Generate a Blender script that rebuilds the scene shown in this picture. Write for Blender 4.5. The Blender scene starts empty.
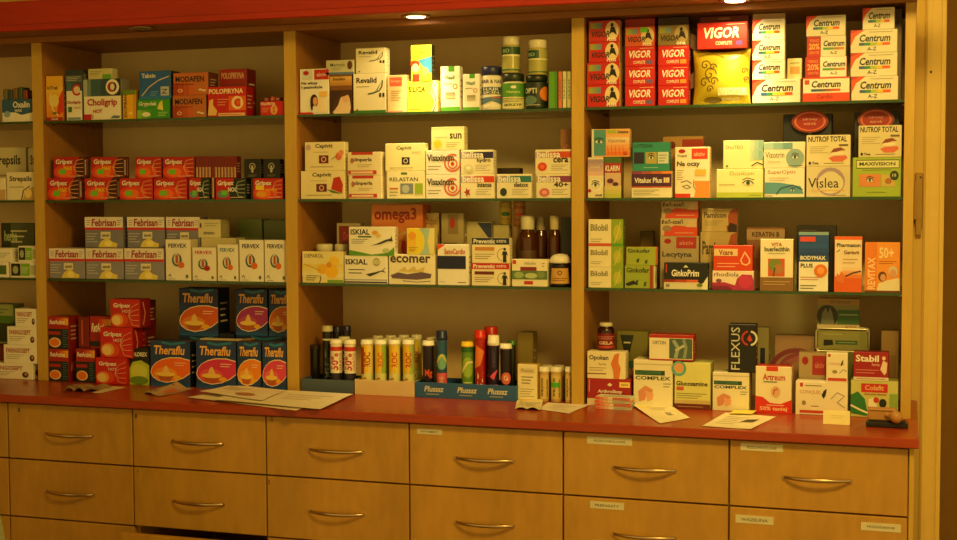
import bpy, math, random
from mathutils import Vector, Matrix
random.seed(7)
SC = bpy.context.scene
COL = SC.collection

# ------------------------------------------------------------------ camera
F_PX = 1329.26
CAM = Vector((2.5061, -3.2683, 1.4013))
YAW, PIT, ROL = 0.3111, -0.0528, -0.0036
c, s = math.cos(YAW), math.sin(YAW)
_fw = Vector((-s, c, 0)); _r = Vector((c, s, 0)); _u = Vector((0, 0, 1))
cp, sp = math.cos(PIT), math.sin(PIT)
FW = _fw * cp + _u * sp; _u2 = _u * cp - _fw * sp
cr, sr = math.cos(ROL), math.sin(ROL)
RT = _r * cr + _u2 * sr; UP = _u2 * cr - _r * sr
cam_d = bpy.data.cameras.new('camera')
cam = bpy.data.objects.new('camera', cam_d); COL.objects.link(cam)
cam_d.sensor_width = 36.0; cam_d.lens = F_PX * 36.0 / 957.0
cam_d.clip_start = 0.05
m = Matrix(((RT.x, UP.x, -FW.x), (RT.y, UP.y, -FW.y), (RT.z, UP.z, -FW.z)))
cam.matrix_world = Matrix.Translation(CAM) @ m.to_4x4()
SC.camera = cam

# ------------------------------------------------------------------ world, lights, exposure
SC.view_settings.view_transform = 'Standard'
SC.view_settings.look = 'None'
SC.view_settings.gamma = 1
SC.view_settings.exposure = 0.0
w = bpy.data.worlds.new('world'); SC.world = w; w.use_nodes = True
w.node_tree.nodes['Background'].inputs[0].default_value = (1.0, 0.68, 0.16, 1)
w.node_tree.nodes['Background'].inputs[1].default_value = 0.9

def area(name, loc, target, sx, sy, power, col):
    d = bpy.data.lights.new(name, 'AREA'); d.shape = 'RECTANGLE'; d.size = sx; d.size_y = sy
    d.energy = power; d.color = col
    o = bpy.data.objects.new(name, d); COL.objects.link(o); o.location = loc
    o.rotation_euler = (Vector(target) - Vector(loc)).to_track_quat('-Z', 'Y').to_euler()
    return o
WARM = (1.0, 0.68, 0.15)
area('ceiling_lamp_light', (2.6, -1.55, 2.52), (2.0, 0.0, 1.1), 0.5, 0.3, 37, WARM)
HALO = (1.0, 0.72, 0.27)

# ------------------------------------------------------------------ main measures (metres)
W = 0.42                       # drawer column width
D = 0.2689                     # front plane of the shelving
E_ = 0.5932                    # back panel
ZT = 0.8379                    # counter top
ZB = 0.8152                    # counter underside
ROWZ = [0.8152, 0.6468, 0.4748, 0.30, 0.13]
SH = {1: 1.6505, 2: 1.4046, 3: 1.1598, 4: ZT}     # standing surfaces
ZO = 1.8928                    # top of the openings
UPR = [(-1.00, -0.964), (-0.0893, -0.0516), (0.7753, 0.8140), (1.6359, 1.6713), (2.4986, 2.5240)]
BAYX = {0: (-0.964, -0.0893), 1: (-0.0516, 0.7753), 2: (0.8140, 1.6359), 3: (1.6713, 2.4986)}
FY = 0.127                     # fascia front
ZS = 1.911                     # soffit underside
WALLY = 0.62

def at(px, py, Y):
    d = FW + RT * ((px - 478.5) / F_PX) + UP * ((270 - py) / F_PX)
    return CAM + d * ((Y - CAM.y) / d.y)
def on_z(px, py, Z):
    d = FW + RT * ((px - 478.5) / F_PX) + UP * ((270 - py) / F_PX)
    return CAM + d * ((Z - CAM.z) / d.z)

# ------------------------------------------------------------------ materials
def lin(h):
    v = [int(h[i:i+2], 16) / 255 for i in (0, 2, 4)]
    return tuple(x / 12.92 if x <= .04045 else ((x + .055) / 1.055) ** 2.4 for x in v)
MATS = {}
def mat(h, rough=0.45, metal=0.0, bump=0.0, kind='', trans=0.0):
    key = (h, rough, metal, bump, kind, trans)
    if key in MATS: return MATS[key]
    mt = bpy.data.materials.new(kind or 'print_' + h); mt.use_nodes = True
    nt = mt.node_tree; p = nt.nodes['Principled BSDF']
    col = lin(h)
    p.inputs['Roughness'].default_value = rough
    p.inputs['Metallic'].default_value = metal
    p.inputs['Transmission Weight'].default_value = trans
    tc = nt.nodes.new('ShaderNodeTexCoord'); nz = nt.nodes.new('ShaderNodeTexNoise')
    nz.inputs['Scale'].default_value = 14; nz.inputs['Detail'].default_value = 2
    nt.links.new(tc.outputs['Object'], nz.inputs['Vector'])
    rp = nt.nodes.new('ShaderNodeValToRGB')
    rp.color_ramp.elements[0].position = .3; rp.color_ramp.elements[1].position = .7
    rp.color_ramp.elements[0].color = (*[x * .93 for x in col], 1)
    rp.color_ramp.elements[1].color = (*[min(1, x * 1.03) for x in col], 1)
    nt.links.new(nz.outputs['Fac'], rp.inputs['Fac']); nt.links.new(rp.outputs['Color'], p.inputs['Base Color'])
    MATS[key] = mt
    return mt

def wood(name, c1, c2, scale=(1, 1, 1), rough=0.4, ns=3.0, axis='Z', contrast=1.0, coat=0.0):
    mt = bpy.data.materials.new(name); mt.use_nodes = True
    nt = mt.node_tree; p = nt.nodes['Principled BSDF']; L = nt.links.new
    tc = nt.nodes.new('ShaderNodeTexCoord'); mp = nt.nodes.new('ShaderNodeMapping')
    mp.inputs['Scale'].default_value = scale
    L(tc.outputs['Object'], mp.inputs['Vector'])
    nz = nt.nodes.new('ShaderNodeTexNoise'); nz.inputs['Scale'].default_value = ns
    nz.inputs['Detail'].default_value = 6; nz.inputs['Roughness'].default_value = .6
    L(mp.outputs['Vector'], nz.inputs['Vector'])
    n2 = nt.nodes.new('ShaderNodeTexNoise'); n2.inputs['Scale'].default_value = ns * 6; n2.inputs['Detail'].default_value = 3
    L(mp.outputs['Vector'], n2.inputs['Vector'])
    mx = nt.nodes.new('ShaderNodeMath'); mx.operation = 'MULTIPLY_ADD'
    mx.inputs[1].default_value = .35; L(n2.outputs['Fac'], mx.inputs[0]); 
    m2 = nt.nodes.new('ShaderNodeMath'); m2.operation = 'MULTIPLY'; m2.inputs[1].default_value = .65
    L(nz.outputs['Fac'], m2.inputs[0]); L(m2.outputs[0], mx.inputs[2])
    rp = nt.nodes.new('ShaderNodeValToRGB')
    rp.color_ramp.elements[0].position = .35; rp.color_ramp.elements[1].position = .65
    rp.color_ramp.elements[0].color = (*lin(c1), 1); rp.color_ramp.elements[1].color = (*lin(c2), 1)
    L(mx.outputs[0], rp.inputs['Fac']); L(rp.outputs['Color'], p.inputs['Base Color'])
    p.inputs['Roughness'].default_value = rough
    p.inputs['Coat Weight'].default_value = coat
    return mt
M_DRAWER = wood('maple_drawer', 'AE8232', 'CA983E', (2.6, 1, .8), .42, 2.4)
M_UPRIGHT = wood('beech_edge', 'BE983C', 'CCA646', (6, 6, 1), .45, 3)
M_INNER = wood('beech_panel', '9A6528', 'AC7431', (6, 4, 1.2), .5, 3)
M_BACK = wood('pale_back_panel', 'ECD098', 'F2D8A2', (2, 2, 1), .6, 2)
M_COUNTER = wood('cherry_counter', '94300C', 'A83C0E', (1, 8, 8), .32, 3, coat=.15)
M_FASCIA = wood('cherry_fascia', 'A02008', 'B4290A', (1, 8, 8), .4, 3)
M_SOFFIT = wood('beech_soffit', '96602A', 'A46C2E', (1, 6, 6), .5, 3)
M_WALL = wood('painted_wall', 'D8B860', 'E0C068', (1, 1, 1), .8, 4)
M_TRIM = wood('painted_trim', 'DCBC62', 'E4C46A', (1, 1, 1), .55, 5)
M_DARKWALL = wood('hall_wall', 'B08A48', 'B8924E', (1, 1, 1), .85, 4)
M_FLOOR = wood('floor_tiles', '8A6A40', '9A784A', (1, 1, 1), .5, 3)
M_CEIL = wood('ceiling_paint', 'D8C89A', 'E0D0A2', (1, 1, 1), .85, 3)
M_DARK = mat('1A0E06', .8)
M_METAL = mat('C8B090', .28, 1.0, kind='brushed_metal')
M_CHROME = mat('F0E8D0', .3, 1.0, kind='polished_metal')

def glass_mat(name, tint, rough=.03, fac=.06):
    mt = bpy.data.materials.new(name); mt.use_nodes = True
    nt = mt.node_tree; nt.nodes.clear(); L = nt.links.new
    out = nt.nodes.new('ShaderNodeOutputMaterial'); mx = nt.nodes.new('ShaderNodeMixShader')
    tr = nt.nodes.new('ShaderNodeBsdfTransparent'); tr.inputs[0].default_value = (*tint, 1)
    gl = nt.nodes.new('ShaderNodeBsdfGlossy'); gl.inputs['Roughness'].default_value = rough
    fr = nt.nodes.new('ShaderNodeLayerWeight'); fr.inputs['Blend'].default_value = fac
    L(fr.outputs['Fresnel'], mx.inputs[0]); L(tr.outputs[0], mx.inputs[1]); L(gl.outputs[0], mx.inputs[2])
    L(mx.outputs[0], out.inputs[0])
    return mt
M_GLASS = glass_mat('shelf_glass', (.90, .95, .88), .03, .25)
M_GEDGE = mat('2E4C22', .2, 0, 0, 'glass_edge')
M_CLEAR = glass_mat('clear_plastic', (.92, .92, .9), .05, .08)
def emis(name, col, st):
    mt = bpy.data.materials.new(name); mt.use_nodes = True
    p = mt.node_tree.nodes['Principled BSDF']
    p.inputs['Base Color'].default_value = (.8, .7, .5, 1)
    p.inputs['Emission Color'].default_value = (*col, 1); p.inputs['Emission Strength'].default_value = st
    return mt
M_BULB = emis('halogen_on', (1, .72, .35), 14)
M_BULBOFF = mat('A89878', .2, .6, kind='halogen_off')

# ------------------------------------------------------------------ mesh accumulator
class MB:
    def __init__(self): self.v = []; self.f = []; self.m = []; self.mats = []; self.smooth = []
    def mi(self, mt):
        if mt not in self.mats: self.mats.append(mt)
        return self.mats.index(mt)
    def add(self, vs, fs, mt, sm=False):
        o = len(self.v); k = self.mi(mt)
        self.v += [tuple(v) for v in vs]
        for f in fs: self.f.append([i + o for i in f]); self.m.append(k); self.smooth.append(sm)
    def box(self, x0, y0, z0, x1, y1, z1, mt, ch=0.0, sides=None):
        """box, optionally chamfered; sides = dict of material per face: 'f','b','l','r','t','u'"""
        sides = sides or {}
        c = min(ch, (x1-x0)*.2, (y1-y0)*.2, (z1-z0)*.2)
        X = (x0, x1); Y = (y0, y1); Z = (z0, z1)
        if c <= 0:
            vs = [(X[i], Y[j], Z[k]) for i in (0, 1) for j in (0, 1) for k in (0, 1)]
            q = {'l': (0, 1, 3, 2), 'r': (4, 6, 7, 5), 'f': (0, 4, 5, 1), 'b': (2, 3, 7, 6), 'u': (0, 2, 6, 4), 't': (1, 5, 7, 3)}
            for k, f in q.items(): self.add([vs[i] for i in f], [(0, 1, 2, 3)], sides.get(k, mt))
            return
        idx = {}; vs = []
        for i in (0, 1):
            for j in (0, 1):
                for k in (0, 1):
                    sx, sy, sz = (1, -1)[i], (1, -1)[j], (1, -1)[k]
                    for a in range(3):
                        p = [X[i] + sx*c, Y[j] + sy*c, Z[k] + sz*c]
                        p[a] = (X[i], Y[j], Z[k])[a]
                        idx[i, j, k, a] = len(vs); vs.append(p)
        def F(ids, mt2): self.add([vs[i] for i in ids], [tuple(range(len(ids)))], mt2)
        g = lambda i, j, k, a: idx[i, j, k, a]
        F([g(0,0,0,1), g(1,0,0,1), g(1,0,1,1), g(0,0,1,1)], sides.get('f', mt))
        F([g(0,1,0,1), g(0,1,1,1), g(1,1,1,1), g(1,1,0,1)], sides.get('b', mt))
        F([g(0,0,0,0), g(0,0,1,0), g(0,1,1,0), g(0,1,0,0)], sides.get('l', mt))
        F([g(1,0,0,0), g(1,1,0,0), g(1,1,1,0), g(1,0,1,0)], sides.get('r', mt))
        F([g(0,0,1,2), g(1,0,1,2), g(1,1,1,2), g(0,1,1,2)], sides.get('t', mt))
        F([g(0,0,0,2), g(0,1,0,2), g(1,1,0,2), g(1,0,0,2)], sides.get('u', mt))
        for i in (0, 1):
            for j in (0, 1): F([g(i,j,0,0), g(i,j,0,1), g(i,j,1,1), g(i,j,1,0)], sides.get('lr'[i], mt))
            for k in (0, 1): F([g(i,0,k,0), g(i,0,k,2), g(i,1,k,2), g(i,1,k,0)], sides.get('lr'[i], mt))
        for j in (0, 1):
            for k in (0, 1): F([g(0,j,k,1), g(0,j,k,2), g(1,j,k,2), g(1,j,k,1)], sides.get('fb'[j], mt))
        for i in (0, 1):
            for j in (0, 1):
                for k in (0, 1): F([g(i,j,k,0), g(i,j,k,1), g(i,j,k,2)], mt)
    def lathe(self, prof, mt, n=24, cx=0, cy=0, z0=0, sm=True, cap0=True, cap1=True):
        vs = []; fs = []
        for r, z in prof:
            for i in range(n):
                a = 2*math.pi*i/n; vs.append((cx + r*math.cos(a), cy + r*math.sin(a), z0 + z))
        for k in range(len(prof)-1):
            for i in range(n):
                j = (i+1) % n; fs.append((k*n+i, k*n+j, (k+1)*n+j, (k+1)*n+i))
        self.add(vs, fs, mt, sm)
        if cap0: self.add(vs[:n], [tuple(range(n))[::-1]], mt)
        if cap1: self.add(vs[-n:], [tuple(range(n))], mt)
    def tube(self, pts, radii, mt, n=8, squash=1.0):
        vs = []; fs = []
        for k, p in enumerate(pts):
            p = Vector(p); a = Vector(pts[max(k-1, 0)]); b = Vector(pts[min(k+1, len(pts)-1)])
            t = (b-a).normalized(); up = Vector((0, 0, 1)) if abs(t.z) < .9 else Vector((1, 0, 0))
            s1 = t.cross(up).normalized(); s2 = s1.cross(t)
            r = radii[k] if isinstance(radii, (list, tuple)) else radii
            for i in range(n):
                an = 2*math.pi*i/n; vs.append(p + s1*math.cos(an)*r*squash + s2*math.sin(an)*r)
        for k in range(len(pts)-1):
            for i in range(n):
                j = (i+1) % n; fs.append((k*n+i, k*n+j, (k+1)*n+j, (k+1)*n+i))
        self.add(vs, fs, mt, True)
        self.add(vs[:n], [tuple(range(n))[::-1]], mt); self.add(vs[-n:], [tuple(range(n))], mt)
    def build(self, name, parent=None, loc=None, rotz=0):
        me = bpy.data.meshes.new(name); me.from_pydata(self.v, [], self.f)
        for mt in self.mats: me.materials.append(mt)
        me.polygons.foreach_set('material_index', self.m); me.polygons.foreach_set('use_smooth', self.smooth)
        me.update()
        o = bpy.data.objects.new(name, me); COL.objects.link(o)
        if parent: o.parent = parent
        if loc is not None: o.location = loc
        o.rotation_euler.z = rotz
        return o
def empty(name, loc=(0, 0, 0)):
    o = bpy.data.objects.new(name, None); COL.objects.link(o); o.location = loc; o.empty_display_size = .05; return o
LABELS = {}
def tag(o, label, cat, group=None):
    o['label'] = label; o['category'] = cat
    if group: o['group'] = group
    LABELS.setdefault(label, []).append((o.name, group))
    n = len(label.replace(',', ' ').split())
    if n > 16 or n < 4: print('LABEL LENGTH', n, label)
    return o
def struct(o): o['kind'] = 'structure'; return o

# ------------------------------------------------------------------ printing on faces
TXT = {}
def text_mesh(t, bold):
    if (t, bold) in TXT: return TXT[t, bold]
    cu = bpy.data.curves.new('t', 'FONT'); cu.body = t; cu.resolution_u = 2; cu.fill_mode = 'FRONT'
    cu.offset = .028 if bold else .004
    ob = bpy.data.objects.new('t', cu)
    me = bpy.data.meshes.new_from_object(ob)
    vs = [v.co.copy() for v in me.vertices]; fs = [tuple(p.vertices) for p in me.polygons]
    bpy.data.objects.remove(ob); bpy.data.curves.remove(cu); bpy.data.meshes.remove(me)
    x0 = min(v.x for v in vs); x1 = max(v.x for v in vs); y0 = min(v.y for v in vs); y1 = max(v.y for v in vs)
    vs = [((v.x-x0)/(x1-x0), (v.y-y0)/(y1-y0)) for v in vs]
    TXT[t, bold] = (vs, fs); return TXT[t, bold]

def emit(mb, els, Wd, Ht, fn, lay0=1, step=.00018, grid=0):
    """els: print elements in 0..1 face units; fn(u_m, v_m, layer_offset) -> 3D point"""
    lay = lay0
    def poly(pts, col):
        if grid and len(pts) > 2 and max(p[0] for p in pts)-min(p[0] for p in pts) > grid*1.01:
            lo, hi = min(p[0] for p in pts), max(p[0] for p in pts); n = int((hi-lo)/grid)+1
            def cut(ps, x, keep_right):
                out = []
                for i in range(len(ps)):
                    p, q = ps[i], ps[(i+1) % len(ps)]
                    ip = (p[0] >= x) if keep_right else (p[0] <= x); iq = (q[0] >= x) if keep_right else (q[0] <= x)
                    if ip: out.append(p)
                    if ip != iq: t = (x-p[0])/(q[0]-p[0]); out.append((x, p[1]+(q[1]-p[1])*t))
                return out
            for i in range(n):
                a = lo+(hi-lo)*i/n; c2 = lo+(hi-lo)*(i+1)/n
                ps = cut(pts, a, True)
                if len(ps) > 2: ps = cut(ps, c2, False)
                if len(ps) > 2: mb.add([fn(u*Wd, v*Ht, lay*step) for u, v in ps], [tuple(range(len(ps)))], mat(col))
            return
        vs = [fn(u*Wd, v*Ht, lay*step) for u, v in pts]
        mb.add(vs, [tuple(range(len(vs)))], mat(col))
    def rect(u0, v0, u1, v1, col):
        if grid:
            n = max(1, int(abs(u1-u0)/grid + .99))
            for i in range(n):
                a = u0+(u1-u0)*i/n; b = u0+(u1-u0)*(i+1)/n
                poly([(a, v0), (b, v0), (b, v1), (a, v1)], col)
        else: poly([(u0, v0), (u1, v0), (u1, v1), (u0, v1)], col)
    for e in els:
        k = e[0]
        if k == 'R': rect(*e[1:6])
        elif k == 'P': poly(e[1], e[2])
        elif k == 'E':
            _, cu_, cv, ru, rv, col = e[:6]
            poly([(cu_+ru*math.cos(a*math.pi/9), cv+rv*math.sin(a*math.pi/9)) for a in range(18)], col)
        elif k == 'C':                                   # ring; radii as a share of the height
            _, cu_, cv, ro, ri, col = e[:6]; q = Ht/Wd; a0, a1 = (e[6], e[7]) if len(e) > 7 else (0, 360)
            n = 20
            for i in range(n):
                a = math.radians(a0+(a1-a0)*i/n); b = math.radians(a0+(a1-a0)*(i+1)/n)
                poly([(cu_+ri*q*math.cos(a), cv+ri*math.sin(a)), (cu_+ro*q*math.cos(a), cv+ro*math.sin(a)),
                      (cu_+ro*q*math.cos(b), cv+ro*math.sin(b)), (cu_+ri*q*math.cos(b), cv+ri*math.sin(b))], col)
        elif k == 'L':                                   # small print
            _, u0, v0, u1, v1, n, col = e
            for i in range(n):
                vv = v1-(v1-v0)*(i+.5)/n; h = (v1-v0)/n*.28; e1 = u1-(u1-u0)*(.0 if i % 3 == 0 else .18 if i % 3 == 1 else .3)
                rect(u0, vv-h/2, e1, vv+h/2, col)
        elif k == 'G':                                   # printed blend of two inks
            _, u0, v0, u1, v1, c0, c1, n, ax = e
            A = [int(c0[i:i+2], 16) for i in (0, 2, 4)]; B = [int(c1[i:i+2], 16) for i in (0, 2, 4)]
            for i in range(n):
                t = i/(n-1); col = ''.join('%02X' % round(A[j]+(B[j]-A[j])*t) for j in range(3))
                if ax == 'x': rect(u0+(u1-u0)*i/n, v0, u0+(u1-u0)*(i+1)/n, v1, col)
                else: rect(u0, v0+(v1-v0)*i/n, u1, v0+(v1-v0)*(i+1)/n, col)
        elif k in ('T', 'V'):                            # text filling a rectangle (V: running upwards)
            t, u0, v0, u1, v1, col = e[1:7]; bold = e[7] if len(e) > 7 else 1; sh = e[8] if len(e) > 8 else 0
            vs, fs = text_mesh(t, bold)
            if k == 'T': P = [(u0+(u1-u0)*x + sh*(v1-v0)*Ht/Wd*(y), v0+(v1-v0)*y) for x, y in vs]
            else: P = [(u1-(u1-u0)*y, v0+(v1-v0)*x) for x, y in vs]
            mb.add([fn(u*Wd, v*Ht, lay*step) for u, v in P], fs, mat(col))
        elif k == 'S':                                   # a wavy stroke: list of points and width (share of height)
            pts, wd, col = e[1:4]; q = Ht/Wd
            for i in range(len(pts)-1):
                (a, b), (c_, d) = pts[i], pts[i+1]; dx, dy = (c_-a)/q, d-b; l = math.hypot(dx, dy) or 1
                nx, ny = -dy/l*wd/2*q, dx/l*wd/2
                poly([(a+nx, b+ny), (a-nx, b-ny), (c_-nx, d-ny), (c_+nx, d+ny)], col)
        lay += 1

# colours
Wh = 'F2EEE2'; Cr = 'EFE6C8'; K = '15130F'; R = 'C4160C'; DR = '6E0C0A'; NV = '141F64'; BL = '1C5AB0'; TE = '1C8A84'
GN = '2E7A20'; LG = '8CBE2C'; YE = 'F2D220'; OR = 'EE6A14'; PK = 'D84878'; GY = '8C8C84'; BR = '5A3414'; PU = '583068'; LY = 'F4EC98'
def eye(u, v, s, col=K, iris='5A7A40', q=1.0):
    return [('P', [(u-s*q, v), (u-s*.5*q, v+s*.45), (u, v+s*.6), (u+s*.6*q, v+s*.35), (u+s*q, v-.1*s), (u+s*.4*q, v-s*.4), (u-.4*s*q, v-.4*s)], Wh),
            ('E', u, v+.05*s, s*.38*q, s*.48, iris), ('E', u, v+.05*s, s*.18*q, s*.24, K),
            ('S', [(u-s*q, v), (u-s*.5*q, v+s*.5), (u, v+s*.65), (u+s*.6*q, v+s*.4), (u+s*q, v-.1*s)], s*.2, col),
            ('S', [(u-s*q, v+.7*s), (u-.2*s*q, v+1.15*s), (u+s*1.1*q, v+.75*s)], s*.16, col)]
def woman(u, v, s, hair='2A1408', skin='E0A078', q=1.0, dress='E8E0D8'):
    return [('E', u-.1*s*q, v+.35*s, .5*s*q, .75*s, hair), ('P', [(u-.45*s*q, v-.9*s), (u+.6*s*q, v-.9*s), (u+.4*s*q, v-.25*s), (u-.2*s*q, v-.15*s)], dress),
            ('E', u+.05*s*q, v+.35*s, .3*s*q, .45*s, skin), ('R', u-.08*s*q, v-.25*s, u+.14*s*q, v+.05*s, skin),
            ('S', [(u-.3*s*q, v+.6*s), (u-.45*s*q, v), (u-.35*s*q, v-.6*s)], .22*s, hair)]
def leaf(u, v, s, col=GN, q=1.0):
    return [('P', [(u-s*q, v-.4*s), (u-.3*s*q, v+.5*s), (u+s*q, v+.7*s), (u+.4*s*q, v-.5*s)], col),
            ('P', [(u-.9*s*q, v-.9*s), (u-.1*s*q, v-.3*s), (u+.9*s*q, v-.6*s), (u+.1*s*q, v-1.1*s)], col)]

BAYN = {0: 'far-left bay', 1: 'left bay', 2: 'middle bay', 3: 'right bay'}
SHN = {1: 'top shelf', 2: 'second shelf', 3: 'third shelf', 4: 'counter'}
CUR = [1, 1]; PLACED = []
def here(bay, sh): CUR[0] = bay; CUR[1] = sh
def where(): return ', %s, %s' % (SHN[CUR[1]], BAYN[CUR[0]])
EPS = .0006
def b(x0, x1, yt, label, col, els=(), dy=None, dep=.05, s=None, t=None, side=(), name='medicine_box', cat='box', group=None, top=(), z0=None, rot=0):
    """a carton: front face between pixel columns x0..x1, top edge at pixel row yt, standing dy behind the shelving front"""
    if dy is None: dy = .014 if CUR[1] < 4 else .004
    Y = D + dy; by, sh = CUR
    if by >= 2 and sh < 4 and dep <= .05: dep *= .68
    zt_ = min(at((x0+x1)/2, yt, Y).z, (ZO if sh == 1 else SH[sh-1]-.007)-.002)
    ym = yt+12
    X0 = at(x0, ym, Y).x + EPS; X1 = at(x1, ym, Y).x - EPS
    bx = BAYX[by]
    X0 = max(X0, bx[0]+.002); X1 = min(X1, bx[1]-.003)
    if z0 is None:
        z0 = SH[sh]
        ar = (X1-X0)*dep
        for (a0, a1, c0, c1, tz, bb, ss) in PLACED:
            if bb != by or ss != sh: continue
            ov = max(0, min(a1, X1)-max(a0, X0))*max(0, min(c1, Y+dep)-max(c0, Y))
            if ov > .22*ar and tz < zt_-.009 and tz > z0: z0 = tz
    z0 += .0003
    PLACED.append((X0, X1, Y, Y+dep, zt_, by, sh))
    Wd = X1-X0; Ht = zt_-z0
    mb = MB(); mc = mat(col); ms = mat(s or col); mtp = mat(t or s or col)
    mb.box(-Wd/2, -dep/2, 0, Wd/2, dep/2, Ht, mc, .0011, {'r': ms, 'l': ms, 't': mtp, 'b': mc, 'u': ms})
    emit(mb, els, Wd, Ht, lambda u, v, l: (u-Wd/2, -dep/2-l, v))
    if not side:
        side = [('L', .2, .25, .8, .75, 4, '9A948A' if (s or col) in (Wh, Cr, LY) else 'C8B8A0')]
    emit(mb, side, dep, Ht, lambda u, v, l: (Wd/2+l, u-dep/2, v))
    emit(mb, [('S', [(.03, .3), (.97, .3)], .012, '00000' + '0') ] if 0 else list(top), Wd, dep, lambda u, v, l: (u-Wd/2, v-dep/2, Ht+l))
    # closing flap seam on the top
    mb.box(-Wd/2+.002, -dep/2+.0015, Ht-.0002, Wd/2-.002, -dep/2+.0022, Ht+.00015, mat('8A8070'))
    o = mb.build(name, None, ((X0+X1)/2, Y+dep/2, z0), rot)
    tag(o, label + (where() if not label.endswith('.') else ''), cat, group)
    if label.endswith('.'): o['label'] = label[:-1]
    return o

# ================================================================== STRUCTURE
def slab(name, x0, y0, z0, x1, y1, z1, mt):
    mb = MB(); mb.box(x0, y0, z0, x1, y1, z1, mt); return struct(mb.build(name))
XW = at(943, 270, WALLY).x            # where the wall ends on the right
slab('floor', -3, -5, -.05, 5, 3, 0, M_FLOOR)
slab('ceiling', -3, -5, 2.62, 5, 3, 2.7, M_CEIL)
slab('wall_back', -3, WALLY, 0, XW-.055, WALLY+.12, 2.62, M_WALL)
mb = MB()
mb.box(XW-.055, WALLY-.012, 0, XW, WALLY+.14, 2.62, M_TRIM, .003)
mb.box(XW-.05, WALLY-.018, 0, XW-.035, WALLY-.0115, 2.62, M_TRIM, .002)
mb.box(XW-.012, WALLY-.016, 0, XW-.003, WALLY-.0115, 2.62, M_TRIM, .002)
struct(mb.build('trim_1'))
slab('wall_right', XW+.2, 1.5, 0, 5, 1.6, 2.62, M_DARKWALL)
slab('wall_left', -3.1, -5, 0, -3, WALLY, 2.62, M_WALL)
slab('wall_far', -3, 2.4, 0, XW+.2, 2.5, 2.62, M_DARKWALL)

# ================================================================== SHELVING
shv = empty('shelving_unit', (0.76, D, ZT))
tag(shv, 'tall beech shelving unit with glass shelves standing on the red counter', 'shelving unit')
def child(mb, name, par):
    o = mb.build(name, par); o.location = -par.location if par.type == 'EMPTY' else (0, 0, 0); return o   # vertices given in world coordinates
for i, (a, b_) in enumerate(UPR):
    mb = MB()
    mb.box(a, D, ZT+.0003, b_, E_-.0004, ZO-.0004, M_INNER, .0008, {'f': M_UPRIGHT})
    # small drilled pin holes beside the shelves
    child(mb, 'upright', shv)
mb = MB(); mb.box(-1.0, E_, ZT+.0003, 2.524, E_+.015, ZO+.018, M_BACK); child(mb, 'back_panel', shv)
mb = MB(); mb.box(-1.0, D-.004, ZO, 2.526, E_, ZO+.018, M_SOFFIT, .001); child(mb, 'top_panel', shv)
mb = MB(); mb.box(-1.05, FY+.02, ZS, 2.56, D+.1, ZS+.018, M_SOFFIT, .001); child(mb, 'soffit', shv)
mb = MB(); mb.box(-1.05, FY, ZS-.001, 2.58, FY+.0195, 1.999, M_FASCIA, .002)
mb.box(-1.05, FY-.003, ZS+.018, 2.58, FY-.0002, ZS+.021, M_FASCIA); child(mb, 'cornice', shv)
for by in range(4):
    x0, x1 = BAYX[by]
    for sh in (1, 2, 3):
        z = SH[sh]; mb = MB()
        mb.box(x0+.001, D+.004, z-.007, x1-.001, E_-.002, z, M_GLASS, 0, {'f': M_GEDGE, 'l': M_GEDGE, 'r': M_GEDGE})
        g = child(mb, 'glass_shelf', shv); g['label'] = 'clear glass shelf with a green edge'
        for px_, sgn in ((x0, 1), (x1, -1)):
            for yy in (D+.05, E_-.05):
                mp = MB(); mp.tube([(px_+sgn*.0002, yy, z-.0105), (px_+sgn*.006, yy, z-.0105)], .003, M_METAL, 8)
                q = child(mp, 'shelf_pin', shv)

# recessed downlights
def downlight(px, py, on, label):
    P = on_z(px, py, ZS)
    t = empty('recessed_downlight', (P.x, P.y, ZS)); tag(t, label, 'light', None)
    mb = MB(); mb.lathe([(.026, -.001), (.041, -.001), (.042, -.004), (.034, -.006), (.027, -.003), (.026, -.001)], M_METAL, 28, cap0=False, cap1=False)
    mb.build('trim_ring', t)
    mb = MB(); mb.lathe([(.0, -.0065), (.014, -.0062), (.024, -.005), (.0275, -.0022)], M_BULB if on else M_BULBOFF, 24, cap0=False, cap1=False)
    mb.build('lamp_face', t)
    if on:
        for nm, size, blend, pw, rad in (('halogen_beam', 60, 1.0, 16.0, .012), ('halogen_spill', 142, .3, 3.6, .02)):
            d = bpy.data.lights.new(nm, 'SPOT'); d.energy = pw*on; d.color = HALO; d.spot_size = math.radians(size)
            d.spot_blend = blend; d.shadow_soft_size = rad
            o = bpy.data.objects.new(nm, d); COL.objects.link(o); o.parent = t; o.location = (0, 0, -.012)
            o.rotation_euler = Vector((.05, .2, -1)).to_track_quat('-Z', 'Y').to_euler() if nm == 'halogen_beam' else (0, 0, 0)
    return t
downlight(142, 27.5, 0, 'unlit recessed downlight in the soffit above the left bay')
downlight(416, 15.5, 1.0, 'glowing recessed downlight in the soffit above the middle bay')
downlight(735, -0.5, 1.0, 'glowing recessed downlight in the soffit above the right bay')

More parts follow.
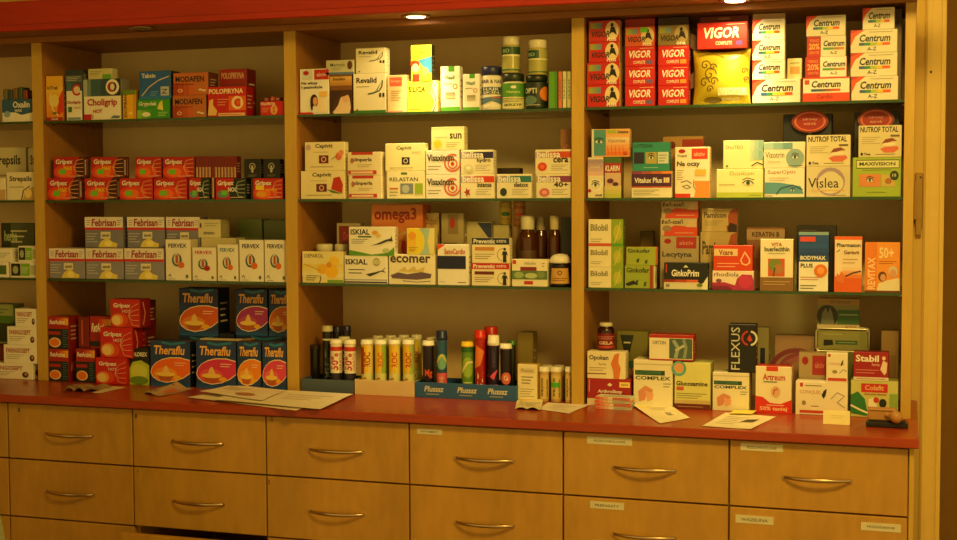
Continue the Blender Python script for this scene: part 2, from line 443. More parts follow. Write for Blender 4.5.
# ================================================================== COUNTER AND DRAWERS
OH = .02
mb = MB()
mb.box(-1.3, -OH, ZB, 2.542, .612, ZT, M_COUNTER, .002)
ct = mb.build('counter'); tag(ct, 'long red-brown cherry worktop running above the maple drawers', 'counter')
DRAWER_LABELS = {(3, 0): [(417, 442, 428, 434, 'WITAMINY')], (4, 0): [(587, 632, 435.5, 444, 'PRZECIWBÓLOWE')],
                 (5, 0): [(740.5, 783, 442.5, 450.5, 'PRZECIWKASZLOWE')], (4, 1): [(590, 624, 500.5, 508.5, 'PREPARATY')],
                 (5, 1): [(735.5, 773.5, 514, 523, 'WAZELINA'), (861, 901, 521.5, 530.5, 'PRZEZIĘBIENIE')]}
MARKS = {(0, 0): (19, 410, '1'), (1, 0): (136, 416, '1'), (2, 0): (272, 419, '2'), (1, 1): (138, 472, 'Y'), (2, 1): (269, 482, '2')}
cnames = ['leftmost full', 'second', 'third', 'fourth', 'fifth', 'sixth']
for col in range(-2, 6):
    x0, x1 = col*W, (col+1)*W
    lab = {-2: 'maple drawer cabinet outside the left edge of the picture',
           -1: 'maple drawer cabinet cut off by the left picture edge',
           0: 'maple drawer cabinet under the stacked throat lozenge and red cold boxes',
           1: 'maple drawer cabinet with its third drawer pulled open',
           2: 'maple drawer cabinet under the large white paper sheets',
           3: 'maple drawer cabinet under the tube trays with one small top sticker',
           4: 'maple drawer cabinet with two stickers on the left, right of tube cabinet',
           5: 'maple drawer cabinet at the right end of the counter'}[col]
    if col == -2: continue
    cb = empty('drawer_cabinet', ((x0+x1)/2, 0, 0)); tag(cb, lab, 'cabinet', None)
    mb = MB(); t = .009
    mb.box(x0+.0005, .02, .08, x0+t, .58, ZB-.001, M_DRAWER); mb.box(x1-t, .02, .08, x1-.0005, .58, ZB-.001, M_DRAWER)
    mb.box(x0+t, .565, .08, x1-t, .58, ZB-.001, M_DRAWER); mb.box(x0+t, .02, .08, x1-t, .565, .095, M_DRAWER)
    mb.box(x0+t, .02, ZB-.012, x1-t, .565, ZB-.001, M_DRAWER)
    mb.box(x0+.0005, .07, 0, x1-.0005, .09, .08, M_DARK)
    for z in ROWZ[1:4]: mb.box(x0+t, .02, z-.004, x1-t, .04, z+.004, mat('4A1008', .5))
    child(mb, 'carcass', cb)
    for r in range(4):
        zt_, zb_ = ROWZ[r], ROWZ[r+1]
        pull = .075 if (col == 1 and r == 2) else 0
        dr = MB(); g = .0022
        dr.box(x0+g, -pull, zb_+g, x1-g, .018-pull, zt_-g-(.003 if r == 0 else 0), M_DRAWER, .0015)
        if pull:
            dr.box(x0+.015, .018-pull, zb_+.015, x0+.027, .4, zt_-.04, M_INNER); dr.box(x1-.027, .018-pull, zb_+.015, x1-.015, .4, zt_-.04, M_INNER)
            dr.box(x0+.027, .018-pull, zb_+.015, x1-.027, .4, zb_+.022, M_INNER)
        if (col, r) in MARKS:
            mx_, my_, ch = MARKS[col, r]; P = at(mx_, my_, 0)
            vs, fs = text_mesh(ch, 1)
            dr.add([(P.x-.003+v[0]*.006, -.0003, P.z-.006+v[1]*.012) for v in vs], fs, mat('4A3818'))
        do = child(dr, 'drawer', cb)
        # bow handle
        hb = MB(); cx = (x0+x1)/2; cz = (zt_+zb_)/2 - .004
        pts = []; rad = []
        for i in range(17):
            tt = -1+2*i/16; pts.append((cx+tt*.080, -pull-.001-.024*(1-tt*tt)**.75, cz)); rad.append(.0035+.0015*(1-tt*tt))
        hb.tube(pts, rad, M_METAL, 10, .55)
        for sx in (-1, 1):
            hb.lathe([(.0045, 0), (.0045, .005)], M_METAL, 12, cx+sx*.0775, 0, 0)
            for vi in range(len(hb.v)-48, len(hb.v)):
                x, y, z = hb.v[vi]; hb.v[vi] = (x, -pull-z-.0002, cz+y)
        h = child(hb, 'handle', do); h['label'] = 'bowed brushed metal handle'
        for (sx0, sx1, sy0, sy1, tx) in DRAWER_LABELS.get((col, r), []):
            A = at(sx0, (sy0+sy1)/2, -.001); B = at(sx1, (sy0+sy1)/2, -.001); hz = (at(sx0, sy0, 0).z-at(sx0, sy1, 0).z)*.9
            zc = A.z if sx0 < 860 else A.z
            sb = MB(); sb.box(A.x, -.0012, A.z-hz/2, B.x, -.0001, A.z+hz/2, mat('D8D0B0'))
            emit(sb, [('T', tx, .15, .3, .85, .65, '3A3020', 0)], B.x-A.x, hz, lambda u, v, l: (A.x+u, -.0012-l, A.z-hz/2+v))
            q = child(sb, 'sticker', do); q['label'] = 'small white paper sticker'

# end panel at the right of the drawers
mb = MB(); mb.box(6*W+.0005, 0.0, 0, 6*W+.012, .6, ZB-.001, M_UPRIGHT, .001)
ep = mb.build('cabinet_end_panel'); tag(ep, 'narrow upright wooden end panel at the right of the drawers', 'panel')
# ===PRODUCTS

# ================================================================== PRINT DESIGNS
def gripex(kind):
    e = [('E', .42, .3, .42, .34, 'E2401A'), ('E', .36, .28, .24, .22, 'F07018'), ('T', 'Gripex', .07, .6, .62, .9, Wh, 1, .1)]
    if kind == 'max': e += [('T', 'MAX', .34, .38, .62, .56, YE), ('P', [(.72, 0), (1, 0), (1, 1), (.86, 1), (.72, .5)], '3A0808')]
    if kind == 'noc': e = [('P', [(.5, 0), (1, 0), (1, 1), (.62, 1), (.45, .4)], '12201C'), ('E', .25, .25, .2, .18, '6A8A8A'), ('T', 'Gripex', .06, .6, .6, .9, Wh, 1, .1), ('T', 'NOC', .42, .36, .72, .58, Wh)]
    if kind == 'hot': e += [('T', 'control', .45, .4, .8, .54, YE, 0), ('E', .28, .24, .18, .14, 'E8A020')]
    for k in range(5): e.append(('S', [(.66, .5), (.76, .15+.17*k), (.98, .1+.2*k)], .03, 'E8A060' if kind != 'noc' else 'A8B098'))
    if kind in ('max', 'noc', 'plain'): e.append(('R', .2, .2, .4, .42, '6CC82C'))
    if kind == 'hot': e.append(('R', .1, .45, .38, .66, YE))
    e.append(('L', .5, .05, .9, .14, 1, 'E8C8A0'))
    return e
FEB = [('R', 0, .66, 1, 1, 'EDE4E0'), ('R', 0, .58, 1, .66, 'D02030'), ('T', 'Febrisan', .18, .7, .82, .94, 'A01020', 1, .08), ('L', .05, .72, .15, .92, 3, '8A8A88'),
       ('L', .85, .72, .97, .92, 3, '8A8A88'), ('R', .42, .3, .68, .52, 'E8E0C8'), ('T', 'zatoki', .45, .36, .65, .46, '30302C', 1),
       ('P', [(.35, .02), (.42, .2), (.6, .34), (.72, .2), (.86, .14), (.84, .02)], 'E8D468'), ('E', .62, .14, .1, .1, 'F6E88C'), ('L', .04, .15, .34, .5, 4, 'C8C8D8')]
def fervex(c, big=1):
    return [('T', 'FERVEX', .12, .8 if big else .78, .84, .9, c, 1), ('E', .45, .5, .2, .16, '4A6068'), ('E', .44, .52, .12, .13, 'D8DCD0'), ('R', .4, .42, .5, .62, 'C05038'),
            ('E', .62, .38, .13, .08, 'E07018' if c != R else 'B01818'), ('S', [(.1, .1), (.18, .16), (.22, .08)], .02, '7A7A78'), ('T', '8', .8, .06, .9, .15, K), ('L', .12, .02, .4, .06, 1, '9A9A98')]
def gripexhot():
    return [('E', .3, .26, .3, .25, 'DC4420'), ('E', .24, .26, .2, .2, 'E8A050'), ('E', .2, .24, .15, .16, 'F0CC80'), ('T', 'Gripex', .1, .66, .68, .86, Wh, 1, .08), ('T', 'HOT', .42, .52, .68, .63, Wh, 0)] + \
           [('S', [(.62, .42), (.75, .1+.16*k), (.97, .06+.2*k)], .018, 'F0B080') for k in range(5)]
def swoosh(k, x1=1.0):
    up = [(.0+k, .3), (.04+k, .42), (.14+k, .52), (.3, .6-k), (.5, .645-k), (.75, .65-k), (x1, .6-k)]
    return up+[(x1, .3+k), (.85, .2+k), (.65, .12+k), (.4, .08+k), (.18, .12+k), (.05+k, .2+k)]
SW0 = swoosh(0); SW1 = swoosh(.02)
def theraflu(c, c2):
    return [('G', 0, 0, 1, .12, '1C5AA0', '183C84', 3, 'y'), ('P', SW0, 'F4E0C0'), ('P', SW1, c), ('E', .38, .27, .3, .15, c2),
            ('P', [(.16, .26), (.62, .26), (.5, .12), (.26, .12)], 'B85A14'), ('E', .39, .27, .25, .05, 'F8D060'), ('P', [(.3, .3), (.5, .3), (.42, .46), (.36, .44)], 'F4C870'),
            ('E', .68, .2, .1, .05, 'F0B020'), ('T', 'Theraflu', .08, .7, .86, .9, 'F4B868', 1, .14), ('S', [(.3, .97), (.55, .93), (.9, .98)], .05, '2A78A8'), ('L', .62, .45, .9, .55, 2, 'F8D8B0')]
def active(): return [('R', 0, .62, 1, 1, 'A81810'), ('G', .4, .74, 1, .96, 'C83010', 'F0B030', 6, 'x'), ('T', 'RetActive', .06, .76, .82, .9, Wh, 1, .1), ('R', 0, .0, 1, .62, '1A1818'),
            ('R', 0, .44, .6, .54, 'A82018'), ('E', .32, .2, .3, .15, 'F0D0A0'), ('E', .3, .2, .25, .12, 'E87818'), ('L', .72, .05, .98, .6, 8, '3A7088')]
def vigorplus(c='C41410', pale='E8D0A0', word='PLUS'):
    return [('G', .05, .62, .42, .9, 'A0A028', '6A88A0', 4, 'x'), ('E', .76, .52, .22, .44, pale), ('T', 'VIGOR', .07, .22, .68, .5, '1A1410', 1, .15),
            ('E', .76, .78, .05, .1, K), ('P', [(.66, .3), (.72, .68), (.84, .68), (.92, .28), (.8, .42), (.74, .42)], K), ('T', word, .6, .02, .9, .16, Wh)]
def vigorc(n='A88AB0'): return [('T', 'VIGOR', .1, .42, .86, .8, Wh, 1, .15), ('T', 'COMPLETE', .28, .12, .68, .28, 'F0D0B8'), ('R', .72, .1, .92, .3, n), ('L', .5, .86, .95, .94, 1, 'F0C0A0')]
def centrum(az='A-Z'):
    return [('P', [(0, 0.3), (0, 1), (.3, 1), (.1, .72)], 'E8502A'), ('P', [(0, .85), (0, 1), (.18, 1)], 'C82018'), ('T', 'Centrum', .18, .48, .84, .8, '181C28', 1, .15),
            ('G', .18, .32, .84, .44, '205A9C', 'E85018', 3, 'x'), ('R', .3, .32, .42, .44, '208A50'), ('R', .42, .32, .56, .44, 'A8C030'), ('R', .56, .32, .68, .44, 'F0C020'),
            ('T', az, .36, .1, .56, .25, '202020', 0), ('L', .4, .86, .9, .94, 1, 'B0A890')]
def centrum20(): return [('R', 0, 0, .36, 1, 'B82010'), ('T', '20%', .05, .36, .33, .66, 'F0A860'), ('T', 'TERAZ', .06, .72, .32, .86, 'E88050'), ('T', 'GRATIS', .06, .14, .32, .28, 'E88050'),
            ('T', 'Centrum', .42, .5, .96, .78, '181C28', 1, .12), ('G', .42, .34, .96, .44, '30A060', 'E87020', 4, 'x'), ('T', 'A-Z', .6, .12, .78, .25, '202020', 0)]
def belissa(word, band, motif):
    e = [('G', 0, .66, .72, .92, 'B8A8B0', band, 4, 'x'), ('R', .72, .66, 1, .92, band), ('T', 'belissa', .05, .67, .7, .95, 'F4F0EC', 1), ('T', word, .5, .46, .92, .66, '201C20', 1), ('L', .45, .12, .9, .4, 4, '9A9080')]
    return e + motif
SIDEBAR = [('R', .1, .15, .3, .85, Wh), ('R', .14, .18, .18, .82, K), ('R', .21, .18, .23, .82, K), ('R', .55, .1, .62, .9, 'E0A080')]

# ================================================================== LEFTMOST PARTIAL BAY
here(0, 1)
b(2, 44, 99, 'blue and white carton with a white wave', Wh, [('R', 0, .42, 1, 1, '2C5C86'), ('P', [(0, .42), (.3, .5), (.6, .3), (1, .42), (1, .6), (0, .6)], '2C5C86'), ('T', 'Oxalin', .34, .62, .86, .9, Wh), ('T', 'MAX', .4, .44, .62, .56, Wh), ('E', .16, .35, .1, .14, '8AB0C8')], dep=.07, s='2C5C86')
for i, (x, y, c) in enumerate([(3, 89, '6A6A50'), (8, 91, '3A4A50'), (13, 88, '7A5A30'), (18, 87, '44583A'), (23, 90, '8A3A28')]):
    b(x, x+4.3, y, ['slim olive', 'slim slate', 'slim tan', 'slim dark green', 'slim brick red'][i]+' carton edge above the blue wave carton', c, dy=.02+.0, dep=.04, group=None)
here(0, 2)
STR = [('T', 'Strepsils', .1, .62, .86, .86, '2A2418', 1), ('L', .1, .42, .6, .52, 1, '9A9070'), ('P', [(.55, 0), (.62, .3), (.8, .44), (1, .5), (1, 0)], 'C8A870'), ('E', .74, .24, .12, .16, 'F0D888'), ('S', [(.5, 0), (.58, .35), (.8, .5)], .04, '6A4018')]
b(-34, 5.5, 178, 'cream lozenge carton with black lettering cut by the left picture edge', Cr, STR)
b(6.5, 42, 172, 'cream lozenge carton with black lettering, front right', Cr, STR, dep=.06)
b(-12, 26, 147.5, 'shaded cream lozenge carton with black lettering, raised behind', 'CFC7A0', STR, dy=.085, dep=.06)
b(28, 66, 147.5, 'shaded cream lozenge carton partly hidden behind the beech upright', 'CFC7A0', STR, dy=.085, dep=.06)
here(0, 3)
HERB = [('R', .04, .12, .38, .9, '181C14'), ('E', .2, .5, .1, .25, 'A8B890'), ('R', .4, .12, .72, .9, '7CB82C'), ('R', .74, .2, .96, .8, 'B8C0A0'), ('L', .42, .3, .7, .7, 3, Wh)]
b(-30, 8.5, 262, 'white carton cut by the left picture edge', Wh, [('R', .7, .2, .95, .8, '486A30')], dep=.05)
b(10, 44, 262, 'white herbal carton with black and green squares, lower of two', Wh, HERB, dep=.05)
b(-25, 12, 248, 'white carton stacked on the one cut by the picture edge', Wh, [('L', .5, .3, .95, .7, 3, '6A8A50')], dep=.05)
b(18, 50, 246, 'white herbal carton with black and green squares, upper of two', Wh, HERB, dep=.05)
b(1, 34, 223, 'dark green carton with a cup picture behind the herbal cartons', '4A5438', [('R', 0, .5, .3, 1, '20281C'), ('T', 'herba', .1, .66, .5, .86, 'A8B888'), ('E', .6, .45, .14, .1, 'B8B078'), ('L', .3, .6, .8, .9, 3, 'C8C8A0')], dy=.07, dep=.05, s='6A7048')
here(0, 4)
FAR = [('T', 'FARINGOSEPT', .08, .56, .78, .82, 'A83828', 1), ('L', .08, .2, .6, .5, 3, '9A8A70'), ('E', .84, .3, .07, .18, '4A2818'), ('E', .85, .33, .03, .08, 'C89070')]
fs_ = [('E', .5, .4, .2, .2, '8A3020')]
b(-13, 33, 363, 'white throat lozenge carton with dull red lettering, bottom of four', Wh, FAR, dep=.045, side=fs_)
b(3.5, 44, 345, 'white throat lozenge carton with dull red lettering, second from bottom', Wh, FAR, dep=.045, side=fs_)
b(7, 47, 327, 'white throat lozenge carton with dull red lettering, third from bottom', Wh, FAR, dep=.045, side=fs_)
b(15, 55, 309, 'white throat lozenge carton with dull red lettering, top of four', Wh, FAR, dep=.045, side=fs_)
b(-10, 3, 345, 'dark red carton beside the lozenge stack', '7A1810', [], dy=.065, dep=.05)
b(-30, 14, 323, 'dark green carton behind the lozenge stack, lowest', '2C3C20', [('L', .3, .3, .9, .7, 2, 'A8B888')], dy=.12, dep=.06)
b(-30, 13, 304, 'pale green carton behind the lozenge stack, uppermost', '9AA868', [('R', 0, 0, 1, .4, '4A7A28'), ('L', .3, .5, .9, .8, 2, '506030')], dy=.12, dep=.06)

# ================================================================== LEFT BAY
here(1, 1)
b(45.8, 63, 76, 'tall yellow and orange carton with a red base', 'F0B830', [('G', 0, .08, 1, .75, 'E8902A', 'F4C848', 5, 'y'), ('P', [(.6, .1), (1, .2), (1, .7), (.75, .5)], 'D83818'), ('E', .5, .45, .25, .14, 'F4DC70'), ('S', [(.3, .62), (.2, .45), (.45, .22), (.7, .12)], .03, 'F8E8A0'), ('T', 'ACTI tab', .06, .7, .7, .77, '501808'), ('R', .02, 0, .98, .08, 'A81810'), ('T', 'MAX', .3, .02, .7, .06, Wh), ('E', .5, .17, .12, .03, '5A7A20')], dep=.035, s='B0661C')
CHO = lambda w2, q: [('G', 0, .58, .3, 1, 'A8B4A8', '38606A', 3, 'x'), ('G', .3, .58, 1, 1, '38606A', '202838', 4, 'x'), ('C', .78 if q else .72, .8, .19, .12, Wh), ('C', .76 if q else .7, .8, .12, .07, 'A82820', 60, 300), ('E', .78 if q else .72, .8, .06, .08, Cr)]
b(66, 82.3, 82.5, 'narrow white cold remedy carton with a red swirl', Wh, [('G', 0, .78, 1, 1, '38707A', '4A3848', 3, 'x'), ('C', .68, .8, .15, .1, 'C02820', 40, 320), ('E', .68, .8, .2, .1, 'E8D8C0'), ('T', 'Choligrip', .05, .42, .92, .52, 'A82820'), ('T', 'zatoki', .5, .31, .9, .37, 'C04838', 0), ('R', .12, .22, .36, .36, '3A7A3C'), ('R', .1, .02, .9, .08, '7A98A8')], dep=.045, s='4A6470')
b(83.3, 121, 79, 'wide white carton with red cup, swirl and red lettering', Wh, CHO(0, 1)+[('T', 'Choligrip', .1, .3, .9, .52, 'B82418', 1), ('T', 'HOT', .26, .16, .5, .26, 'B82418'), ('P', [(.0, 0), (.2, 0), (.22, .14), (-.0, .14)], 'C02010'), ('C', .22, .08, .05, .03, 'C02010'), ('P', [(.72, .03), (.95, .03), (.98, .09), (.8, .1)], '5A7A90')], dep=.05, s='8A8478')
b(65, 82.3, 70, 'grey-blue carton lying on the narrow white swirl carton', '58686A', [('R', 0, .55, 1, 1, '283848'), ('L', .1, .1, .9, .5, 3, 'C8C8B0')], dep=.04, s='28382C')
b(88, 111.5, 68.5, 'small pale carton with a green corner on the red cup carton', 'CFC890', [('R', .62, 0, 1, .45, '6AA838'), ('L', .08, .35, .6, .8, 3, '7A7850')], dy=.02, dep=.035)
b(122.5, 136, 90, 'yellow carton with brown lettering running upwards', 'F0B820', [('V', 'ENOPIRAN', .08, .06, .34, .84, '6A3408'), ('R', .8, 0, 1, .85, 'D89A18'), ('E', .6, .2, .14, .06, 'F8D868'), ('R', 0, .84, 1, 1, '6A8A28')], dep=.04, s='B88818')
b(137, 170, 99.3, 'green and white sachet carton under the blue one', '3A9A28', [('G', .0, .0, .55, .45, '8CC838', '3A9A28', 4, 'x'), ('T', 'Grypolek', .05, .62, .6, .88, Wh, 1, .1), ('E', .28, .22, .13, .12, 'F4F0D8'), ('P', [(.62, .5), (.8, .4), (.78, .95), (.68, .8)], 'E8E060'), ('L', .65, .1, .95, .35, 3, 'C8F0A0')], dep=.06, s='1E5A18')
b(139, 171, 71, 'large blue carton with a diagonal pale comet', '2060B4', [('G', 0, 0, 1, .3, '2878C4', '2060B4', 3, 'y'), ('T', 'Tabcin', .08, .76, .52, .92, 'E8E0C8'), ('S', [(.08, .12), (.3, .42), (.6, .66), (.95, .8)], .035, 'E0C8B0'), ('R', .68, .12, .94, .44, 'B8C0C8'), ('S', [(.72, .34), (.88, .34), (.72, .2), (.88, .2)], .03, '303870'), ('L', .35, .1, .6, .3, 3, '7AB0D0')], dep=.06, s='0E2436')
MOD = [('G', 0, 0, .6, .55, 'A83410', 'C86030', 4, 'x'), ('T', 'MODAFEN', .07, .58, .88, .84, '24140C', 1), ('E', .2, .2, .07, .08, 'F0C898'), ('E', .2, .2, .04, .05, 'A83410'), ('E', .78, .22, .06, .04, 'E8D8B8'), ('E', .88, .18, .06, .04, 'E8D8B8'), ('L', .1, .42, .6, .52, 1, '6A2810')]
b(172.5, 206.5, 95, 'burnt orange pain relief carton, lower of the pair', 'C06A30', MOD, dep=.06, s='5A2410')
b(173, 208.5, 72.5, 'burnt orange pain relief carton, upper of the pair', 'C06A30', MOD, dep=.06, s='5A2410')
POL = lambda x: [('T', 'POLOPIRYNA', .03, .76, .93, .93, 'F8E8C8', 1, .05), ('R', .55, .2, 1, .68, 'E86018'), ('C', .78, .46, .22, .12, 'F8D8A8'), ('T', x, .7, .32, .86, .6, 'D02010'), ('P', [(.0, .05), (.05, .55), (.15, .6), (.14, .4), (.25, .2), (.22, .05)], 'F4C878'), ('L', .26, .35, .55, .62, 3, 'F0A070'), ('R', .28, .02, .98, .12, 'F0C090'), ('L', .3, .04, .9, .1, 1, R)]
b(207.5, 246, 86.5, 'wide red carton with a large round letter and white heading', 'C81416', POL('C'), dep=.05, s='A81410')
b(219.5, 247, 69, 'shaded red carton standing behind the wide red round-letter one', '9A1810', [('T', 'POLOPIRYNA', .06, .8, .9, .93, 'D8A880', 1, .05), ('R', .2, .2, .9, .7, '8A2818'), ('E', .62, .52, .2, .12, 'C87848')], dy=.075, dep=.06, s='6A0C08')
b(260, 300, 101, 'red carton cut by the beech upright on the right', 'C81416', [('T', 'POLOPIRYNA', .03, .72, .6, .93, 'F8E8C8', 1, .05), ('L', .05, .2, .4, .6, 3, 'F0A070'), ('E', .55, .4, .14, .34, 'E8B060'), ('T', 'S', .5, .18, .6, .62, 'D02010')], dep=.04)
for i, (x, y) in enumerate([(264, 97.5), (270, 96.5), (275, 97)]):
    b(x, x+5, y, ['thin red blister packet lying over the red carton, left', 'thin red blister packet lying over the red carton, middle', 'thin red blister packet lying over the red carton, right'][i], ['8A2418', 'A03420', '7A2018'][i], [('L', .2, .2, .8, .8, 2, 'E8C0A0')], dy=.02, dep=.02)

here(1, 2)
for x0, x1, k, l, s_ in [(47, 79.5, 'max', 'leftmost', '9A1810'), (84.5, 117.5, 'max', 'second from left', '5A100C'), (119, 152.6, 'plain', 'third from left', 'A81810'),
                     (153.5, 187, 'plain', 'fourth from left', 'A81810'), (188.3, 209.5, 'noc', 'fifth, dark green right half', '10201A'), (215.3, 246, 'noc', 'sixth, black half, green sticker', '10201A'), (252.8, 283, 'hot', 'rightmost with yellow sticker', '8A2010')]:
    b(x0, x1, 178.3, 'red cold tablet carton in front row, '+l, 'C01414', gripex(k), dep=.035, s=s_, side=SIDEBAR if k == 'max' else ())
for x0, x1, k, l in [(53.3, 84.5, 'max', 'leftmost'), (91, 124, 'max', 'second'), (134.8, 161.5, 'plain', 'third'), (162.5, 194.5, 'plain', 'fourth')]:
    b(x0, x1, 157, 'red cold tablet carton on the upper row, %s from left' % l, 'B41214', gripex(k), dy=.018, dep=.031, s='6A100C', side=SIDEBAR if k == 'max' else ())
ORD = ['first', 'second', 'third', 'fourth', 'fifth', 'sixth', 'seventh', 'eighth', 'ninth', 'tenth', 'eleventh', 'twelfth', 'last']
xs = [195.3+i*3.15 for i in range(13)]
for i, x in enumerate(xs):
    b(x, x+3.3, 156.3, 'thin dark red carton on edge, %s of thirteen from left' % ORD[i], '7A1410', [('R', .2, .05, .8, .5, 'D8B080'), ('R', .35, .08, .5, .46, '6A2818')], dy=.018, dep=.031, group='thin red cartons filed on edge', s='6A100C')
for i, (x0, x1) in enumerate([(244, 260.8), (263, 279.8)]):
    b(x0, x1, 159, 'small black carton with a round emblem, %s of two' % ['left', 'right'][i], '161614', [('C', .5, .62, .18, .13, 'A8A090'), ('R', .44, .3, .56, .66, 'B8B0A0'), ('L', .25, .08, .75, .2, 2, '8A8470')], dy=.018, dep=.03)
here(1, 3)
for x0, x1, l in [(46.8, 84.7, 'left'), (85.6, 123.4, 'middle'), (124.3, 163.8, 'right')]:
    b(x0, x1, 248.5, 'white and lilac carton with ginger picture, %s of three in front' % l, '8C8CA4', FEB, dep=.1, s='8A8090', t='D0C8B8')
b(168, 200, 249, 'lilac carton hidden behind the sachet cartons, below the rightmost raised one', '8C8CA4', FEB, dy=.062, dep=.056)
for x0, x1, l in [(84.7, 123, 'left'), (127, 164.5, 'middle'), (166, 200, 'right')]:
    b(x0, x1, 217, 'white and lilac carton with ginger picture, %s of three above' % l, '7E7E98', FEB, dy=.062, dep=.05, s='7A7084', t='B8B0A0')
b(201, 236, 238, 'low pale carton behind the white boxes with fruit pictures', 'C8BC90', [('L', .1, .2, .6, .8, 3, '8A8060')], dy=.06, dep=.06)
b(197.8, 221, 219.5, 'small white carton resting on the pale one', 'D8D0A8', [('R', .08, .55, .16, .8, '6A3060'), ('T', 'EFFERIN', .25, .18, .72, .32, '3A3828'), ('L', .3, .6, .9, .85, 2, 'A09870')], dy=.06, dep=.055, s='A89A60')
for x0, x1, y, c, l in [(165.3, 190.8, 239.5, NV, 'tall, first from the left'), (192, 216.3, 247.5, R, 'short with red lettering'), (217.2, 238.3, 244.5, '3A7A9A', 'with pale blue lettering'),
                     (239, 263.8, 240, NV, 'tall with navy lettering, second from right'), (264.3, 290, 240, NV, 'tall with navy lettering, touching the right upright')]:
    b(x0, x1, y, 'white sachet carton, '+l, Wh, fervex(c), dep=.045, s='C8BC98')
b(238, 262, 219, 'pale green carton in the back behind the sachet cartons', '8A9A5C', [('L', .2, .3, .8, .6, 2, '9AA870')], dy=.2, dep=.06)
b(263.5, 288, 220, 'grey green carton in the back beside the upright', '76845A', [], dy=.2, dep=.06)
here(1, 4)
b(46, 68.5, 349, 'red and black throat carton with orange oval, lower by upright', '1A1818', active(), dep=.06, s='8A1810', side=[('T', 'ACT', .2, .3, .8, .6, 'D88060')])
b(46, 68.5, 316.5, 'red and black throat carton with orange oval, upper by upright', '1A1818', active(), dep=.06, s='8A1810')
b(76, 95, 349, 'red and black throat carton with orange oval, lower, second stack', '1A1818', active(), dep=.05, s='8A1810')
b(78, 89, 317, 'dark red carton seen edge-on between the two black-red stacks', '7A120C', [('R', .3, .1, .45, .9, 'C05030')], dy=.03, dep=.05, s='7A120C')
b(90, 111, 316.5, 'red and black throat carton, upper one half behind the hot-drink stack', '1A1818', active(), dy=.03, dep=.05, s='8A1810')
b(95.3, 127, 358, 'bright red hot drink carton, bottom of three', 'CA1416', gripexhot(), dy=-.012, dep=.06, s='A01410', side=[('S', [(.3, .1), (.5, .5), (.3, .9)], .05, 'E8A070')])
b(100, 132.5, 327.5, 'bright red hot drink carton, middle of three', 'CA1416', gripexhot(), dy=-.006, dep=.06, s='A01410', side=[('S', [(.3, .1), (.5, .5), (.3, .9)], .05, 'E8A070')])
b(110, 140, 299.3, 'bright red hot drink carton, top of three', 'C01A12', gripexhot(), dy=0.0, dep=.06, s='8A120E', side=[('S', [(.3, .1), (.5, .5), (.3, .9)], .05, 'E8A070')])
for y, l in [(358, 'lowest'), (328, 'middle'), (300, 'uppermost')]:
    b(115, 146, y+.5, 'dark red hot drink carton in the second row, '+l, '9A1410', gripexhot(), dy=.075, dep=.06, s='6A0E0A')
b(128.3, 149.3, 348.5, 'black carton with a green lemon picture', '121410', [('T', 'COLDREX', .06, .78, .9, .9, Wh, 1, .08), ('P', [(0, 0), (1, 0), (1, .55), (.6, .68), (.2, .62), (0, .4)], 'B8C83C'), ('E', .5, .35, .4, .22, 'D0D850'), ('E', .5, .12, .45, .12, '6A8A28')], dep=.05, s='20201C')
TH = 'blue-topped flu remedy carton with '
b(150, 190, 341, TH+'orange oval, wide, on the counter', '183874', theraflu('F06A1C', 'F49428'), dy=-.004, dep=.06, s='0E1A30')
b(195.7, 235.8, 341.5, TH+'magenta oval, wide, on the counter', '183874', theraflu('D83068', 'E85A60'), dy=-.004, dep=.06, s='0E1A30')
b(236.8, 261, 342, TH+'amber oval, narrow, on the counter', '183874', theraflu('F08A1C', 'F4A830'), dy=0, dep=.06, s='0E1A30')
b(262, 288.5, 342.5, TH+'pink oval, narrow, beside upright', '183874', theraflu('E0406C', 'E86868'), dy=0, dep=.06, s='0E1A30')
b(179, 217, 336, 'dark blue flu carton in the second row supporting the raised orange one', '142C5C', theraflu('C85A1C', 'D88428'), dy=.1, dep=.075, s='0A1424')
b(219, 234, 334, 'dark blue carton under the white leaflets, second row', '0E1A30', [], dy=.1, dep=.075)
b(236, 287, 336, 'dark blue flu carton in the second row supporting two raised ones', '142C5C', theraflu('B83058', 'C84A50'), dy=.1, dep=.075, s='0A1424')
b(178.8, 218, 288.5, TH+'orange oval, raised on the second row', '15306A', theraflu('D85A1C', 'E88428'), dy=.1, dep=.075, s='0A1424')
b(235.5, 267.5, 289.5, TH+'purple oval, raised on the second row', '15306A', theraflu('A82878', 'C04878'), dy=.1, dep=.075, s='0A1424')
b(268.5, 292, 290, TH+'amber oval, raised beside upright', '15306A', theraflu('D86A1C', 'E88A28'), dy=.1, dep=.075, s='0A1424')

